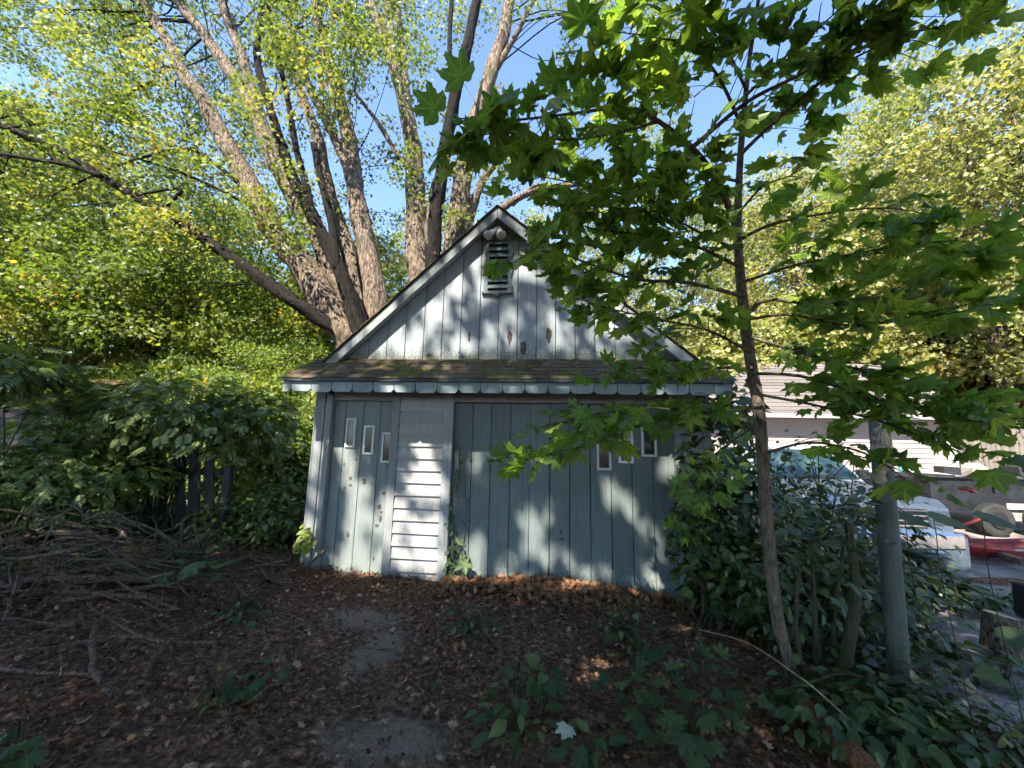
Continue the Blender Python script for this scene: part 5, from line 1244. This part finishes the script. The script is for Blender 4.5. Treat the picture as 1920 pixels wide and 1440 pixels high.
def shrub(name, label, ell, n, tmpl, size, mat, stems, up=0.35, group=None, shell=0.55, droop=0.35, cat='shrub', seed=0, front_big=0, bigmesh=None, kindtint=(0, 1)):
    r = np.random.default_rng(seed); c0 = np.mean([e[0] for e in ell], axis=0); g = float(H(c0[0], c0[1]))
    t = thing(name, label, cat, (c0[0], c0[1], g), group)
    P, D, Nn = [], [], []
    for (c, rad) in ell:
        m = int(n * rad[0] * rad[2] / sum(e[1][0] * e[1][2] for e in ell)); b = ball(m, r, shell)
        p = np.array(c) + b * np.array(rad) * (1 + 0.22 * np.sin(7 * b[:, :1] + 5 * b[:, 2:3]) * np.sin(6 * b[:, 1:2] + 2) + r.normal(0, 0.13, (m, 1)))
        nn = b / np.array(rad); nn /= np.linalg.norm(nn, axis=1)[:, None] + 1e-9
        d = b.copy(); d[:, 2] = d[:, 2] * 0.3 - droop; d += r.normal(0, 0.35, d.shape)
        nn = nn * 0.5 + np.array([0, 0, up + 0.3]) + r.normal(0, 0.33, nn.shape)
        P.append(p); D.append(d); Nn.append(nn)
    P, D, Nn = np.vstack(P), np.vstack(D), np.vstack(Nn)
    k = P[:, 2] > H(P[:, 0], P[:, 1]) - 0.02; P, D, Nn = P[k], D[k], Nn[k]
    Fm = frames(Nn, dirs=D); sz = size * r.uniform(0.65, 1.3, len(P)); tt = r.uniform(*kindtint, len(P))
    big = []
    if front_big:
        dep = (P - CAM) @ CF; big = np.argsort(-(sz / dep))[:front_big]
        for i in big: leaf_obj('leaf', bigmesh[r.integers(0, len(bigmesh))], P[i], Fm[i], sz[i], t)
    rest = np.setdiff1d(np.arange(len(P)), big)
    v, f = leaf_arrays(tmpl, P[rest], Fm[rest], sz[rest]); o = bpy.data.objects.new('foliage', tri_mesh('foliage', [(v, f, np.repeat(tt[rest], len(tmpl[1])))], mat)); link(o, t); o['kind'] = 'stuff'
    A = Acc()
    for q in range(stems):
        e = P[r.integers(0, len(P))]; b = np.array([c0[0] + r.normal(0, 0.25), c0[1] + r.normal(0, 0.15), g - 0.05]); mid = b * 0.5 + e * 0.5 + r.normal(0, 0.08, 3) + np.array([0, 0, 0.12])
        pts = catmull([b, mid, e], 5); A.tube(pts, np.linspace(0.014, 0.004, len(pts)), 5, cap=False)
    A.obj('stems', 'twig', t, smooth=True)
    return t
# left: mound of compound leaves draped over the old fence
E_ = lambda px, py, Y, rx, ry, rz: (at(px, py, Y), (rx, ry, rz))
shrub('sumac_bush', 'wide mound of feathery compound leaves draped over the old fence left of the shed', [E_(330, 770, 0.7, 1.15, 0.8, 0.50), E_(200, 790, 0.7, 1.0, 0.8, 0.55), E_(450, 790, 0.9, 0.75, 0.6, 0.50)], 3400, PINN, 0.17, 'leaf_bush', 26, seed=1)
shrub('sumac_bush', 'darker leafy bush filling the left edge above the brush pile', [E_(30, 900, -0.3, 0.9, 0.7, 0.45), E_(150, 900, 0.0, 0.8, 0.6, 0.4), E_(-80, 920, -0.2, 0.9, 0.7, 0.4), E_(240, 890, 0.3, .5, .4, .3)], 2300, PINN, 0.155, 'leaf_bush', 20, seed=2)
shrub('sumac_bush', 'leafy sprays hanging into the left edge below the woodland', [E_(10, 690, -0.6, 0.6, 0.5, 0.22), E_(-60, 700, -0.6, 0.8, 0.6, 0.3), E_(110, 705, 0.1, 0.5, 0.5, 0.12)], 480, PINN, 0.21, 'leaf_bush', 10, seed=3)
shrub('ivy_bank', 'dense dark ivy bank between the bush mound and the shed corner', [E_(500, 900, 2.2, 1.0, 1.0, 0.75), E_(540, 960, 1.0, 0.45, 0.6, 0.4), E_(470, 980, 0.9, 0.6, 0.6, 0.35), E_(520, 820, 3.2, 1.0, 0.9, 0.8)], 9000, OVAL, 0.085, 'leaf_bush', 10, seed=4, shell=0.8, droop=0.2, cat='ivy')
def ground_cover():
    r = np.random.default_rng(17); n = 42000
    x = np.r_[r.uniform(-16, -2.95, n), r.uniform(1.9, 3.4, 1500)]; y = np.r_[0.9 + 9 * r.random(n) ** 1.5, r.uniform(0.2, 8, 1500)]
    P = np.c_[x, y, H(x, y) + 0.02 + 0.28 * r.random(len(x)) ** 2 * (0.6 + 0.5 * np.sin(x * 2.3) * np.cos(y * 1.9))]
    o = leaves('ground_cover', OVAL, P, 0.10, 'leaf_bush', None, up=0.55, tint=r.uniform(0, 1, len(P))); tag(o, 'low green ground cover carpeting the woodland floor left of the shed', 'ground cover', None, 'stuff')
ground_cover()
# lit compound sprays in the gap of sun, each leaf a piece of its own
def sun_sprays():
    t = thing('compound_spray', 'pale sunlit compound leaves hanging at the front of the bush mound', 'plant', tuple(at(320, 850, 0.0)))
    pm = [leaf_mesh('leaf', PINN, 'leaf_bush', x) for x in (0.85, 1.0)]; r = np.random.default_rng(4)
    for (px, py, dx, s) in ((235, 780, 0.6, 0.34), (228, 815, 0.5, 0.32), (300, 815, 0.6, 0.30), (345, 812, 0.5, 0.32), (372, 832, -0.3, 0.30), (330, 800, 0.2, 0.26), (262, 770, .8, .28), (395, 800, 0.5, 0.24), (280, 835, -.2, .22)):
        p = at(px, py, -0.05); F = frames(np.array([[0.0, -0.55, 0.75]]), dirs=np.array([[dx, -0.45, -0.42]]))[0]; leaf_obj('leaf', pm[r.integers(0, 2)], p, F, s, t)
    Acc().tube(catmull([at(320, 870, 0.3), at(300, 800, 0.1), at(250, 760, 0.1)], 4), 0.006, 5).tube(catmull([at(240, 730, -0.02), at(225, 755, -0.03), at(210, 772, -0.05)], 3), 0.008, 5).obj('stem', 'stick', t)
sun_sprays()
# right: thicket between the shed corner and the post
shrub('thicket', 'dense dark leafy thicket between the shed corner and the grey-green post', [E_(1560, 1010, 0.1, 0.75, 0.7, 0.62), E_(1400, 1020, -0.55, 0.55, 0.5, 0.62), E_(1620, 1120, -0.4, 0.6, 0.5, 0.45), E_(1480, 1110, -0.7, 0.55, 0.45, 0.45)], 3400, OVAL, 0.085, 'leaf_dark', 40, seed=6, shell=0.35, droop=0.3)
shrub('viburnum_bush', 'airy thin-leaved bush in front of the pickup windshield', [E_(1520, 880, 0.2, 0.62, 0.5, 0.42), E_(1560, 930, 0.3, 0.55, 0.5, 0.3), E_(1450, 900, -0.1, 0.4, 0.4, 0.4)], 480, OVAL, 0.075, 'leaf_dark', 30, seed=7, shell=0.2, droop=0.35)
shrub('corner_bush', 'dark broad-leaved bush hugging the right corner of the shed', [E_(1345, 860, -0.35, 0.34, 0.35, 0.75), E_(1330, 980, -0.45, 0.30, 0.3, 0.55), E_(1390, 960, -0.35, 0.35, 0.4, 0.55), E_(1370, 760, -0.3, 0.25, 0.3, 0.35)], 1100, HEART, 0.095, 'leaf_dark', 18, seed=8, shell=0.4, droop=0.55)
shrub('sapling_bush', 'cluster of maple seedlings at the foot of the right shed corner', [E_(1330, 1080, -0.5, 0.3, 0.25, 0.28), E_(1290, 1000, -0.5, 0.16, 0.15, 0.25), E_(1380, 1110, -0.6, .25, .2, .2)], 150, MAPLES[1], 0.14, 'leaf_maple', 12, seed=9, shell=0.3, droop=0.3, front_big=60, bigmesh=WEED_MESH, kindtint=(0.0, 0.4))
shrub('ground_weeds', 'mat of broad weeds below the post along the driveway edge', [E_(1700, 1330, -1.85, 0.6, 0.35, 0.16), E_(1560, 1330, -1.9, 0.4, 0.3, 0.18), E_(1830, 1380, -2.0, 0.6, 0.3, 0.12), E_(1650, 1250, -1.2, .4, .4, .2)], 1000, OVAL, 0.085, 'leaf_dark', 10, seed=10, shell=0.1, droop=0.1, front_big=120, bigmesh=OVAL_MESH, cat='weeds')
shrub('roadside_weeds', 'low weeds between gravel and thicket right of the post', [E_(1740, 1100, 0.4, .5, .3, .10), E_(1660, 1090, .3, .5, .4, .2), E_(1770, 1230, -0.9, .35, .4, .10), E_(1850, 1120, .3, .6, .25, .08)], 620, OVAL, 0.12, 'leaf_dark', 6, seed=12, shell=0.1, droop=0.1, cat='weeds')
def thicket_stems():
    for i, (pl, Y, w, lab) in enumerate((([(1572, 1300), (1590, 1220), (1604, 1130), (1600, 1050), (1590, 980)], -1.45, 24, 'bare leaning stem between the sapling and the post'), ([(1540, 1290), (1530, 1200), (1526, 1110), (1520, 1000)], -1.3, 11, 'thin upright stem in the thicket beside the sapling'),
                                       ([(1520, 1320), (1500, 1240), (1492, 1150), (1500, 1060)], -1.5, 12, 'dark stem close behind the sapling trunk'), ([(1560, 1280), (1562, 1190), (1570, 1100), (1585, 1000)], -1.1, 10, 'slim stem at the back of the thicket'))):
        P = []
        for (x, y) in pl: p = at(x, y, Y); P.append(p)
        P[0][2] = float(H(P[0][0], Y)) - 0.03
        C = catmull(P, 5); k = pxm(P[1]); t = thing('shrub_stem', lab, 'shrub', tuple(P[0]))
        Acc().tube(C, np.linspace(w * k / 2, w * k / 4, len(C)), 8, rough=0.06, seed=i).obj('stem', 'twig', t, smooth=True)
        e = C[-1]; r = np.random.default_rng(i); Pl = e + ball(40, r) * 0.28; o = leaves('foliage', OVAL, Pl, 0.10, 'leaf_dark', t, up=0.6); o['kind'] = 'stuff'
thicket_stems()

# ================================================================== OLD PICKET FENCE UNDER THE BUSH
def old_fence():
    t = thing('picket_fence', 'rotting dark picket fence standing under the bush mound', 'fence', tuple(gr(330, 1040, 0.05)))
    for i, (xt, xb, wt) in enumerate(((252, 238, 25), (277, 272, 18), (308, 302, 24), (340, 338, 20), (368, 362, 23), (396, 392, 18))):
        a = at(xt, 850, 0.75); b = at(xb, 1035, 0.72); k = pxm(a) * wt / 2; z = min(b[2], float(H(b[0], 0.72)) - 0.05)
        top = a[2] + 0.1 * math.sin(i * 2.0); r = np.random.default_rng(i)
        Acc().prism([(b[0] - k, z), (b[0] + k, z), (a[0] + k, top - 0.05 * r.random()), (a[0] + k * 0.2, top), (a[0] - k, top - 0.06)], 0.70 + 0.012 * i % 0.02, 0.725 + 0.012 * i % 0.02).obj('picket', 'oldfence', t, bevel=0.004)
    p = at(416, 880, 0.85); q = at(412, 1040, 0.85); Acc().box(q[0] - 0.05, q[0] + 0.05, 0.78, 0.88, float(H(q[0], .85)) - 0.1, p[2] + 0.05).obj('post', 'oldfence', t, bevel=0.008)
    a = at(235, 880, 0.78); Acc().box(a[0], q[0] - 0.052, 0.755, 0.80, a[2] - 0.05, a[2] + 0.04).obj('rail', 'oldfence', t, bevel=0.005)
old_fence()

# ================================================================== BRUSH PILE
def brush():
    big = [([(395, 1000), (350, 1030), (290, 1075), (200, 1110)], 0.3, -0.5, 22, 'thick broken limb jutting up from the top of the brush pile'),
           ([(310, 1095), (250, 1092), (180, 1105), (110, 1125), (20, 1150)], -0.6, -0.9, 22, 'smooth curved limb lying across the middle of the brush pile'),
           ([(168, 990), (100, 980), (40, 990), (-40, 1010)], 0.0, -0.2, 11, 'upper pair of arched sticks at the left, the higher one'),
           ([(172, 1000), (90, 997), (20, 1012), (-40, 1025)], -0.1, -0.3, 9, 'upper pair of arched sticks at the left, the lower one'),
           ([(345, 1110), (280, 1115), (215, 1140), (150, 1180), (60, 1210)], -0.6, -1.2, 12, 'forked brown branch sloping down below the curved limb'),
           ([(180, 1170), (172, 1210), (172, 1260), (160, 1320), (175, 1372)], -1.5, -1.9, 16, 'crooked upright branch at the front of the brush pile'),
           ([(190, 1335), (197, 1370), (195, 1395)], -1.95, -2.0, 15, 'short thick stub at the foot of the brush pile'),
           ([(450, 1150), (380, 1195), (300, 1260), (262, 1330)], -0.9, -1.8, 10, 'long straight stick leaning from the shed side down to the front'),
           ([(235, 1320), (215, 1360), (200, 1385)], -1.9, -2.05, 8, 'short pale stick by the stub'),
           ([(135, 1212), (60, 1215), (0, 1205), (-40, 1205)], -1.4, -1.4, 10, 'level stick at the left edge midway down the pile'),
           ([(320, 1168), (220, 1172), (130, 1160), (40, 1160), (-40, 1165)], -0.9, -1.1, 12, 'long dark level branch through the pile'),
           ([(30, 1155), (10, 1140), (-30, 1135)], -1.0, -1.0, 26, 'thick log end at the left edge'),
           ([(530, 1052), (440, 1075), (360, 1090), (300, 1085)], 0.0, -0.4, 5, 'thin pale twig reaching towards the shed'),
           ([(380, 1005), (330, 1025), (270, 1055), (210, 1100)], 0.3, -0.2, 6, 'thin yellow-green twig beside the thick broken limb'),
           ([(300, 1070), (220, 1100), (120, 1130), (0, 1165)], -0.3, -0.9, 14, 'grey branch sloping to the left edge'),
           ([(0, 1298), (70, 1298), (140, 1290), (200, 1270), (300, 1235)], -1.75, -1.4, 8, 'long low branch running along the front of the pile'),
           ([(110, 1250), (105, 1310), (95, 1365)], -1.7, -1.9, 7, 'thin hanging stick left of the crooked branch')]
    for i, (pl, Y0, Y1, w, lab) in enumerate(big):
        P = [at(x, y, Y0 - 0.4 + (Y1 - Y0) * j / (len(pl) - 1)) for j, (x, y) in enumerate(pl)]
        for p in P: p[2] = max(p[2], float(H(p[0], p[1])) + 0.06)
        C = catmull(P, 6); k = pxw(P[0]) / 2; o = Acc().tube(C, np.linspace(w * k, w * k * 0.7, len(C)), 9, rough=0.10, seed=i).obj('fallen_branch', 'stick', None, smooth=True)
        tag(o, lab, 'branch', 'branches of the brush pile')
    r = np.random.default_rng(41)
    for i in range(290):
        y = -1.25 + r.normal(0, 0.65); x = -4.3 - 0.35 * (y + 1.25) * -1 + r.normal(0, 0.8); x = min(x, -2.75 - 0.4 * r.random())
        top = 0.62 * math.exp(-((x + 4.6) / 1.2) ** 2 - ((y + 1.15) / 0.9) ** 2)
        a = r.normal(-0.1, 0.75) + (math.pi if r.random() < 0.3 else 0); L = r.uniform(0.3, 1.15); d = np.array([math.cos(a), math.sin(a) * 0.7, r.normal(0.0, 0.28)])
        c0 = np.array([x, y, float(H(x, y)) + 0.03 + top * r.random() ** 0.7]); p = c0 - d * L * 0.5; e = c0 + d * L * 0.5 + r.normal(0, 0.06, 3); mid = c0 + r.normal(0, 0.05, 3)
        for q in (p, mid, e): q[2] = max(q[2], float(H(q[0], q[1])) + 0.02)
        C = catmull([p, mid, e], 4); w = 0.004 + 0.016 * r.random() ** 2
        o = Acc().tube(C, np.linspace(w, w * 0.4, len(C)), 5, rough=0.05, seed=i).obj('fallen_twig', 'stick', None, smooth=True)
        tag(o, 'one of the many loose thin sticks tangled in the brush pile', 'stick', 'loose sticks of the brush pile')
    t = shrub('brush_weeds', 'narrow green weeds growing up through the brush pile', [E_(80, 1060, -0.7, 0.8, 0.5, 0.22), E_(160, 1130, -1.0, 0.6, 0.4, 0.15), E_(30, 1180, -1.3, .5, .3, .15), E_(280, 1040, 0.1, .6, .3, .15)], 620, PINN, 0.15, 'leaf_dark', 8, seed=22, shell=0.1, droop=0.2, cat='weeds')
brush()

# ================================================================== GROUND LITTER
def litter():
    r = np.random.default_rng(91); n = 52000
    x = r.uniform(-5.6, 3.0, n); y = -3.9 + 4.0 * r.random(n) ** 0.9
    bare = np.minimum.reduce([((x + 1.6) / 0.55) ** 2 + ((y + 1.05) / 0.34) ** 2, ((x + 0.85) / 0.5) ** 2 + ((y + 2.3) / 0.34) ** 2, ((x + 1.25) / 0.25) ** 2 + ((y + 1.5) / 0.45) ** 2])
    k = (r.random(n) < np.clip(0.16 + bare * 0.42, 0, 1)); x, y = x[k], y[k]; n = len(x)
    P = np.c_[x, y, H(x, y) + r.uniform(0.0, 0.035, n)]
    sz = 0.009 + 0.038 * r.random(n) ** 2.6; tt = np.clip(r.beta(0.9, 2.6, n), 0, 1)
    sm = sz < 0.022; parts = []
    for tm, ix in ((KITE, np.where(sm)[0]), (STAR, np.where(~sm)[0])):
        nq = r.normal(size=(len(ix), 3)) * 0.5 + np.array([0, 0, 0.7]); v, f = leaf_arrays(tm, P[ix], frames(nq, r=r), sz[ix]); parts.append((v, f, np.repeat(tt[ix], len(tm[1]))))
    o = link(bpy.data.objects.new('leaf_litter', tri_mesh('leaf_litter', parts, 'litter'))); tag(o, 'layer of small brown dead leaf scraps covering the yard soil', 'leaf litter', None, 'stuff')
    n = 2600; x = np.clip(r.normal(0.15, 0.62, n), -1.1, 1.7); y = -0.02 - np.abs(r.normal(0, 0.14, n)); z = H(x, y) + 0.10 * np.exp(-((y + 0.1) / 0.17) ** 2) * np.exp(-((x - 0.1) / 0.8) ** 2) + r.uniform(0, 0.04, n)
    o = leaves('leaf_drift', STAR, np.c_[x, y, z], 0.065, 'dry', None, up=0.35, tint=np.clip(r.beta(1.6, 2.4, n) * 0.7, 0, 1)); tag(o, 'drift of reddish dead leaves heaped against the foot of the big door', 'leaf litter', None, 'stuff')
    A = Acc()
    for i in range(900):
        p = np.array([r.uniform(-5, 2.6), r.uniform(-3.7, -0.1), 0]); p[2] = float(H(p[0], p[1])) + 0.012; a = r.uniform(0, 6.28); L = r.uniform(0.05, 0.35); e = p + np.array([math.cos(a), math.sin(a), 0]) * L; e[2] = float(H(e[0], e[1])) + 0.015; m = (p + e) / 2 + r.normal(0, 0.02, 3) * np.array([1, 1, 0.4])
        A.tube([p, m, e], [0.0035, 0.003, 0.0015], 4, cap=False)
    o = A.obj('ground_twigs', 'stick'); tag(o, 'fine broken twigs scattered over the yard soil', 'twigs', None, 'stuff')
    n = 0
    while n < 230:                                   # the larger fallen leaves, one object each
        x, y = r.uniform(-4.2, 2.2), r.uniform(-3.4, -0.3)
        if r.random() > (1.0 if -2.6 < x < 1.2 else 0.5): continue
        p = np.array([x, y, float(H(x, y)) + 0.022]); nm = np.array([[r.normal(0, 0.25), r.normal(0, 0.25), 1 if r.random() < 0.6 else -1]])
        F = frames(nm, dirs=r.normal(size=(1, 3)))[0]; o = leaf_obj('fallen_leaf', DRY_MESH[min(5, r.integers(1, 7))], p, F, r.uniform(0.035, 0.07), None)
        tag(o, 'single tan fallen maple leaf lying on the yard soil', 'fallen leaf', 'fallen leaves scattered over the yard'); n += 1
    p = gr(1068, 1345, 0.04); F = frames(np.array([[0.1, -0.4, 1.0]]), dirs=np.array([[-0.3, -1, 0]]))[0]
    o = leaf_obj('fallen_leaf', leaf_mesh('pale_leaf', MAPLES[2], leaf_mat('pale leaf', [(0, (0.45, 0.47, 0.36)), (1, (0.5, 0.52, 0.4))], 0.1), 0.5), p, F, 0.12, None); tag(o, 'large pale greenish fallen leaf lying between the foreground weeds', 'fallen leaf')
litter()
def small_things():
    C = catmull([gr(1310, 1180, 0.02), gr(1400, 1205, 0.08), at(1500, 1270, -1.9), at(1560, 1320, -2.0), at(1612, 1368, -2.15)], 8)
    o = Acc().tube(C, 0.0042, 6).obj('cable', 'wood_end'); tag(o, 'thin pale cord arcing across the soil to the right corner', 'cord')
    a, b = gr(1492, 1318, 0.0), gr(1625, 1450, 0.0); d = b - a
    A = Acc(); A.tube([a + d * u + np.array([0, 0, 0.02 + 0.01 * math.sin(u * 9)]) for u in np.linspace(0, 1.1, 9)], 0.055, 8, rough=0.12, seed=5)
    o = A.obj('rotten_log', 'rot'); tag(o, 'rotten orange-brown log edging running from the sapling foot to the corner', 'log')
small_things()

# ================================================================== FOREGROUND PLANTS AND CREEPERS
def weed(name, label, base, leaves_, mesh, cat='plant', stem_h=0.2):
    """leaves_: (picture x, y, size m, tip direction x, z-tilt)"""
    b = np.array(base, float); b[2] = float(H(b[0], b[1])); t = thing(name, label, cat, tuple(b)); r = np.random.default_rng(int(abs(b[0] * 1000)) + len(leaves_)); A = Acc()
    for (p, s, d, nrm) in leaves_:
        F = frames(np.array([nrm]), dirs=np.array([d]))[0]; leaf_obj('leaf', mesh[r.integers(0, len(mesh))], p, F, s, t)
        C = catmull([b, (b + p) / 2 + np.array([0, 0, 0.05]), p], 4); A.tube(C, np.linspace(0.004, 0.002, len(C)), 4, cap=False)
    A.obj('stem', 'twig', t)
    return t
def weed_px(name, label, cx, cy, rx, ry, n, size, mesh, hgt, seed, up=0.85):
    r = np.random.default_rng(seed); b = gr(cx, cy + ry * 0.7, 0.0); L = []
    for i in range(n):
        a = i * 2.4; q = math.sqrt((i + 0.5) / n); px, py = cx + rx * q * math.cos(a) + r.normal(0, 4), cy + ry * q * math.sin(a) + r.normal(0, 4)
        z = hgt * (1.1 - 0.75 * q) * r.uniform(0.7, 1.2) + 0.03; p = gr(px, py, z + float(H(b[0], b[1])))
        out = (p - b); out[2] = 0; out /= np.linalg.norm(out) + 1e-6
        L.append((p, size * r.uniform(0.65, 1.2), out + r.normal(0, 0.35, 3) + np.array([0, 0, -0.25]), np.array([0, -0.15, up]) + r.normal(0, 0.25, 3)))
    return weed(name, label, b, L, mesh)
weed_px('maple_seedling', 'tall broad-leaved seedling at the bottom right of the bare soil', 1290, 1310, 90, 95, 34, 0.125, WEED_MESH, 0.34, 1)
weed_px('maple_seedling', 'low seedling clump just left of the tall broad-leaved seedling', 1175, 1260, 50, 45, 12, 0.105, WEED_MESH, 0.22, 2)
weed_px('creeper_plant', 'sprawling five-leaved creeper in the foreground centre', 965, 1320, 70, 75, 38, 0.10, OVAL_MESH, 0.22, 3)
weed_px('creeper_plant', 'creeper with few broad leaves standing behind the sprawling one', 1015, 1265, 36, 26, 9, 0.10, HEART_MESH, 0.25, 4)
weed_px('creeper_plant', 'small creeper at the very bottom edge below the pale leaf', 1105, 1390, 50, 40, 12, 0.13, OVAL_MESH, 0.12, 5)
weed_px('fern_weed', 'fine-leaved green weed in the middle of the soil before the big door', 1170, 1165, 55, 42, 46, 0.075, OVAL_MESH, 0.24, 6)
weed_px('fern_weed', 'low bluish weed left of the middle, near the big door', 880, 1165, 48, 34, 30, 0.075, OVAL_MESH, 0.16, 7)
weed_px('ground_ivy', 'tiny green sprout right of the concrete patch', 815, 1280, 14, 10, 8, 0.05, OVAL_MESH, 0.06, 8)
weed_px('ground_ivy', 'loose patch of small green leaves at the right end of the brush pile', 470, 1270, 50, 26, 14, 0.09, WEED_MESH, 0.08, 9)
weed_px('ground_ivy', 'small green plant below the loose patch near the brush sticks', 400, 1310, 40, 22, 12, 0.06, OVAL_MESH, 0.06, 10)
weed_px('ground_ivy', 'green leaves at the bottom left corner', 30, 1385, 36, 26, 8, 0.12, WEED_MESH, 0.10, 11)
weed_px('ground_ivy', 'green leaves beside the path where it meets the ivy bank', 460, 1140, 60, 26, 34, 0.07, OVAL_MESH, 0.10, 12)
weed_px('broadleaf_weed', 'large-leaved weed at the bottom right corner', 1740, 1400, 130, 40, 16, 0.14, OVAL_MESH, 0.14, 13)
weed_px('broadleaf_weed', 'large-leaved weed between the log edging and the post', 1610, 1360, 70, 50, 16, 0.13, OVAL_MESH, 0.16, 14)
weed_px('broadleaf_weed', 'broad-leaved weed in front of the cut log', 1885, 1230, 40, 40, 7, 0.17, HEART_MESH, 0.25, 15)
weed_px('maple_seedling', 'maple seedling growing before the rotting fence', 365, 1050, 70, 45, 26, 0.12, WEED_MESH, 0.5, 16)
def corner_seedling():
    r = np.random.default_rng(17); L = []
    for i in range(20):
        p = at(572 + r.normal(0, 9), 1010 + r.uniform(-26, 30), -0.16 + r.normal(0, 0.04)); L.append((p, r.uniform(0.06, 0.10), np.array([r.normal(0, 0.7), -0.4, -0.4]), np.array([r.normal(0, 0.2), -0.7, 0.7])))
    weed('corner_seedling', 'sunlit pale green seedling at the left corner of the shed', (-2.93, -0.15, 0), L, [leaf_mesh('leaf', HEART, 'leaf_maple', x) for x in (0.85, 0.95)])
corner_seedling()
for (px, py, Y, s, lab) in ((1790, 985, -1.9, 0.20, 'bright pointed leaf hanging before the trailer'), (1880, 985, -2.0, 0.20, 'dark pointed leaf hanging at the right before the trailer'), (1735, 985, -1.8, 0.17, 'grey-green pointed leaf hanging right of the post')):
    t = thing('hanging_leaf', lab, 'leaf', tuple(at(px, py, Y))); p = at(px - 40, py - 12, Y)
    leaf_obj('blade', HEART_MESH[3 if px == 1790 else 1], p, frames(np.array([[0.1, -0.35, 0.8]]), dirs=np.array([[1, -0.2, -0.25]]))[0], s, t)
    Acc().tube(catmull([p, at(px - 34, py + 20, Y), at(px - 22, py + 110, Y), np.array([at(px - 14, py, Y)[0], Y, float(H(2.5, Y))])], 4), 0.0025, 5).obj('stalk', 'twig', t)
def creeper():
    t = thing('wall_creeper', 'thin creeper climbing the left edge of the big door', 'creeper', (-1.08, -0.02, 0))
    r = np.random.default_rng(6); A = Acc(); pts = [(-1.08, -0.03, -0.03), (-1.06, 0.02, 0.4), (-1.10, 0.015, 0.8), (-1.04, 0.035, 1.2), (-1.07, 0.04, 1.55)]
    C = catmull(pts, 6); A.tube(C, np.linspace(0.006, 0.002, len(C)), 5); C2 = catmull([(-1.08, -0.03, 0.0), (-0.98, 0.03, 0.3), (-0.94, 0.035, 0.7), (-0.97, 0.04, 1.1)], 6); A.tube(C2, np.linspace(0.005, 0.002, len(C2)), 5); A.obj('stem', 'twig', t)
    for CC, n in ((C, 75), (C2, 40)):
        for i in range(n):
            u = r.random() ** 1.5; p = CC[int(u * (len(CC) - 1))] + np.array([r.normal(0, 0.04), -0.025 - abs(r.normal(0, 0.02)), r.normal(0, 0.02)])
            F = frames(np.array([[r.normal(0, 0.3), -1, 0.45]]), dirs=np.array([[r.normal(0, 0.7), -0.2, -0.6]]))[0]; leaf_obj('leaf', OVAL_MESH[r.integers(0, 4)], p, F, r.uniform(0.03, 0.075) * (1.3 - 0.6 * u), t)
    b = np.array([-0.93, -0.05, 0.22])
    for a in np.linspace(0, 6.28, 6)[:-1]: leaf_obj('leaf', OVAL_MESH[2], b, frames(np.array([[0.1, -0.8, 0.6]]), dirs=np.array([[math.cos(a), -0.2, math.sin(a)]]))[0], 0.12, t)
creeper()
print('objects', len(bpy.data.objects), 'tris', sum(len(m.loops) - 2 * len(m.polygons) for m in bpy.data.meshes))
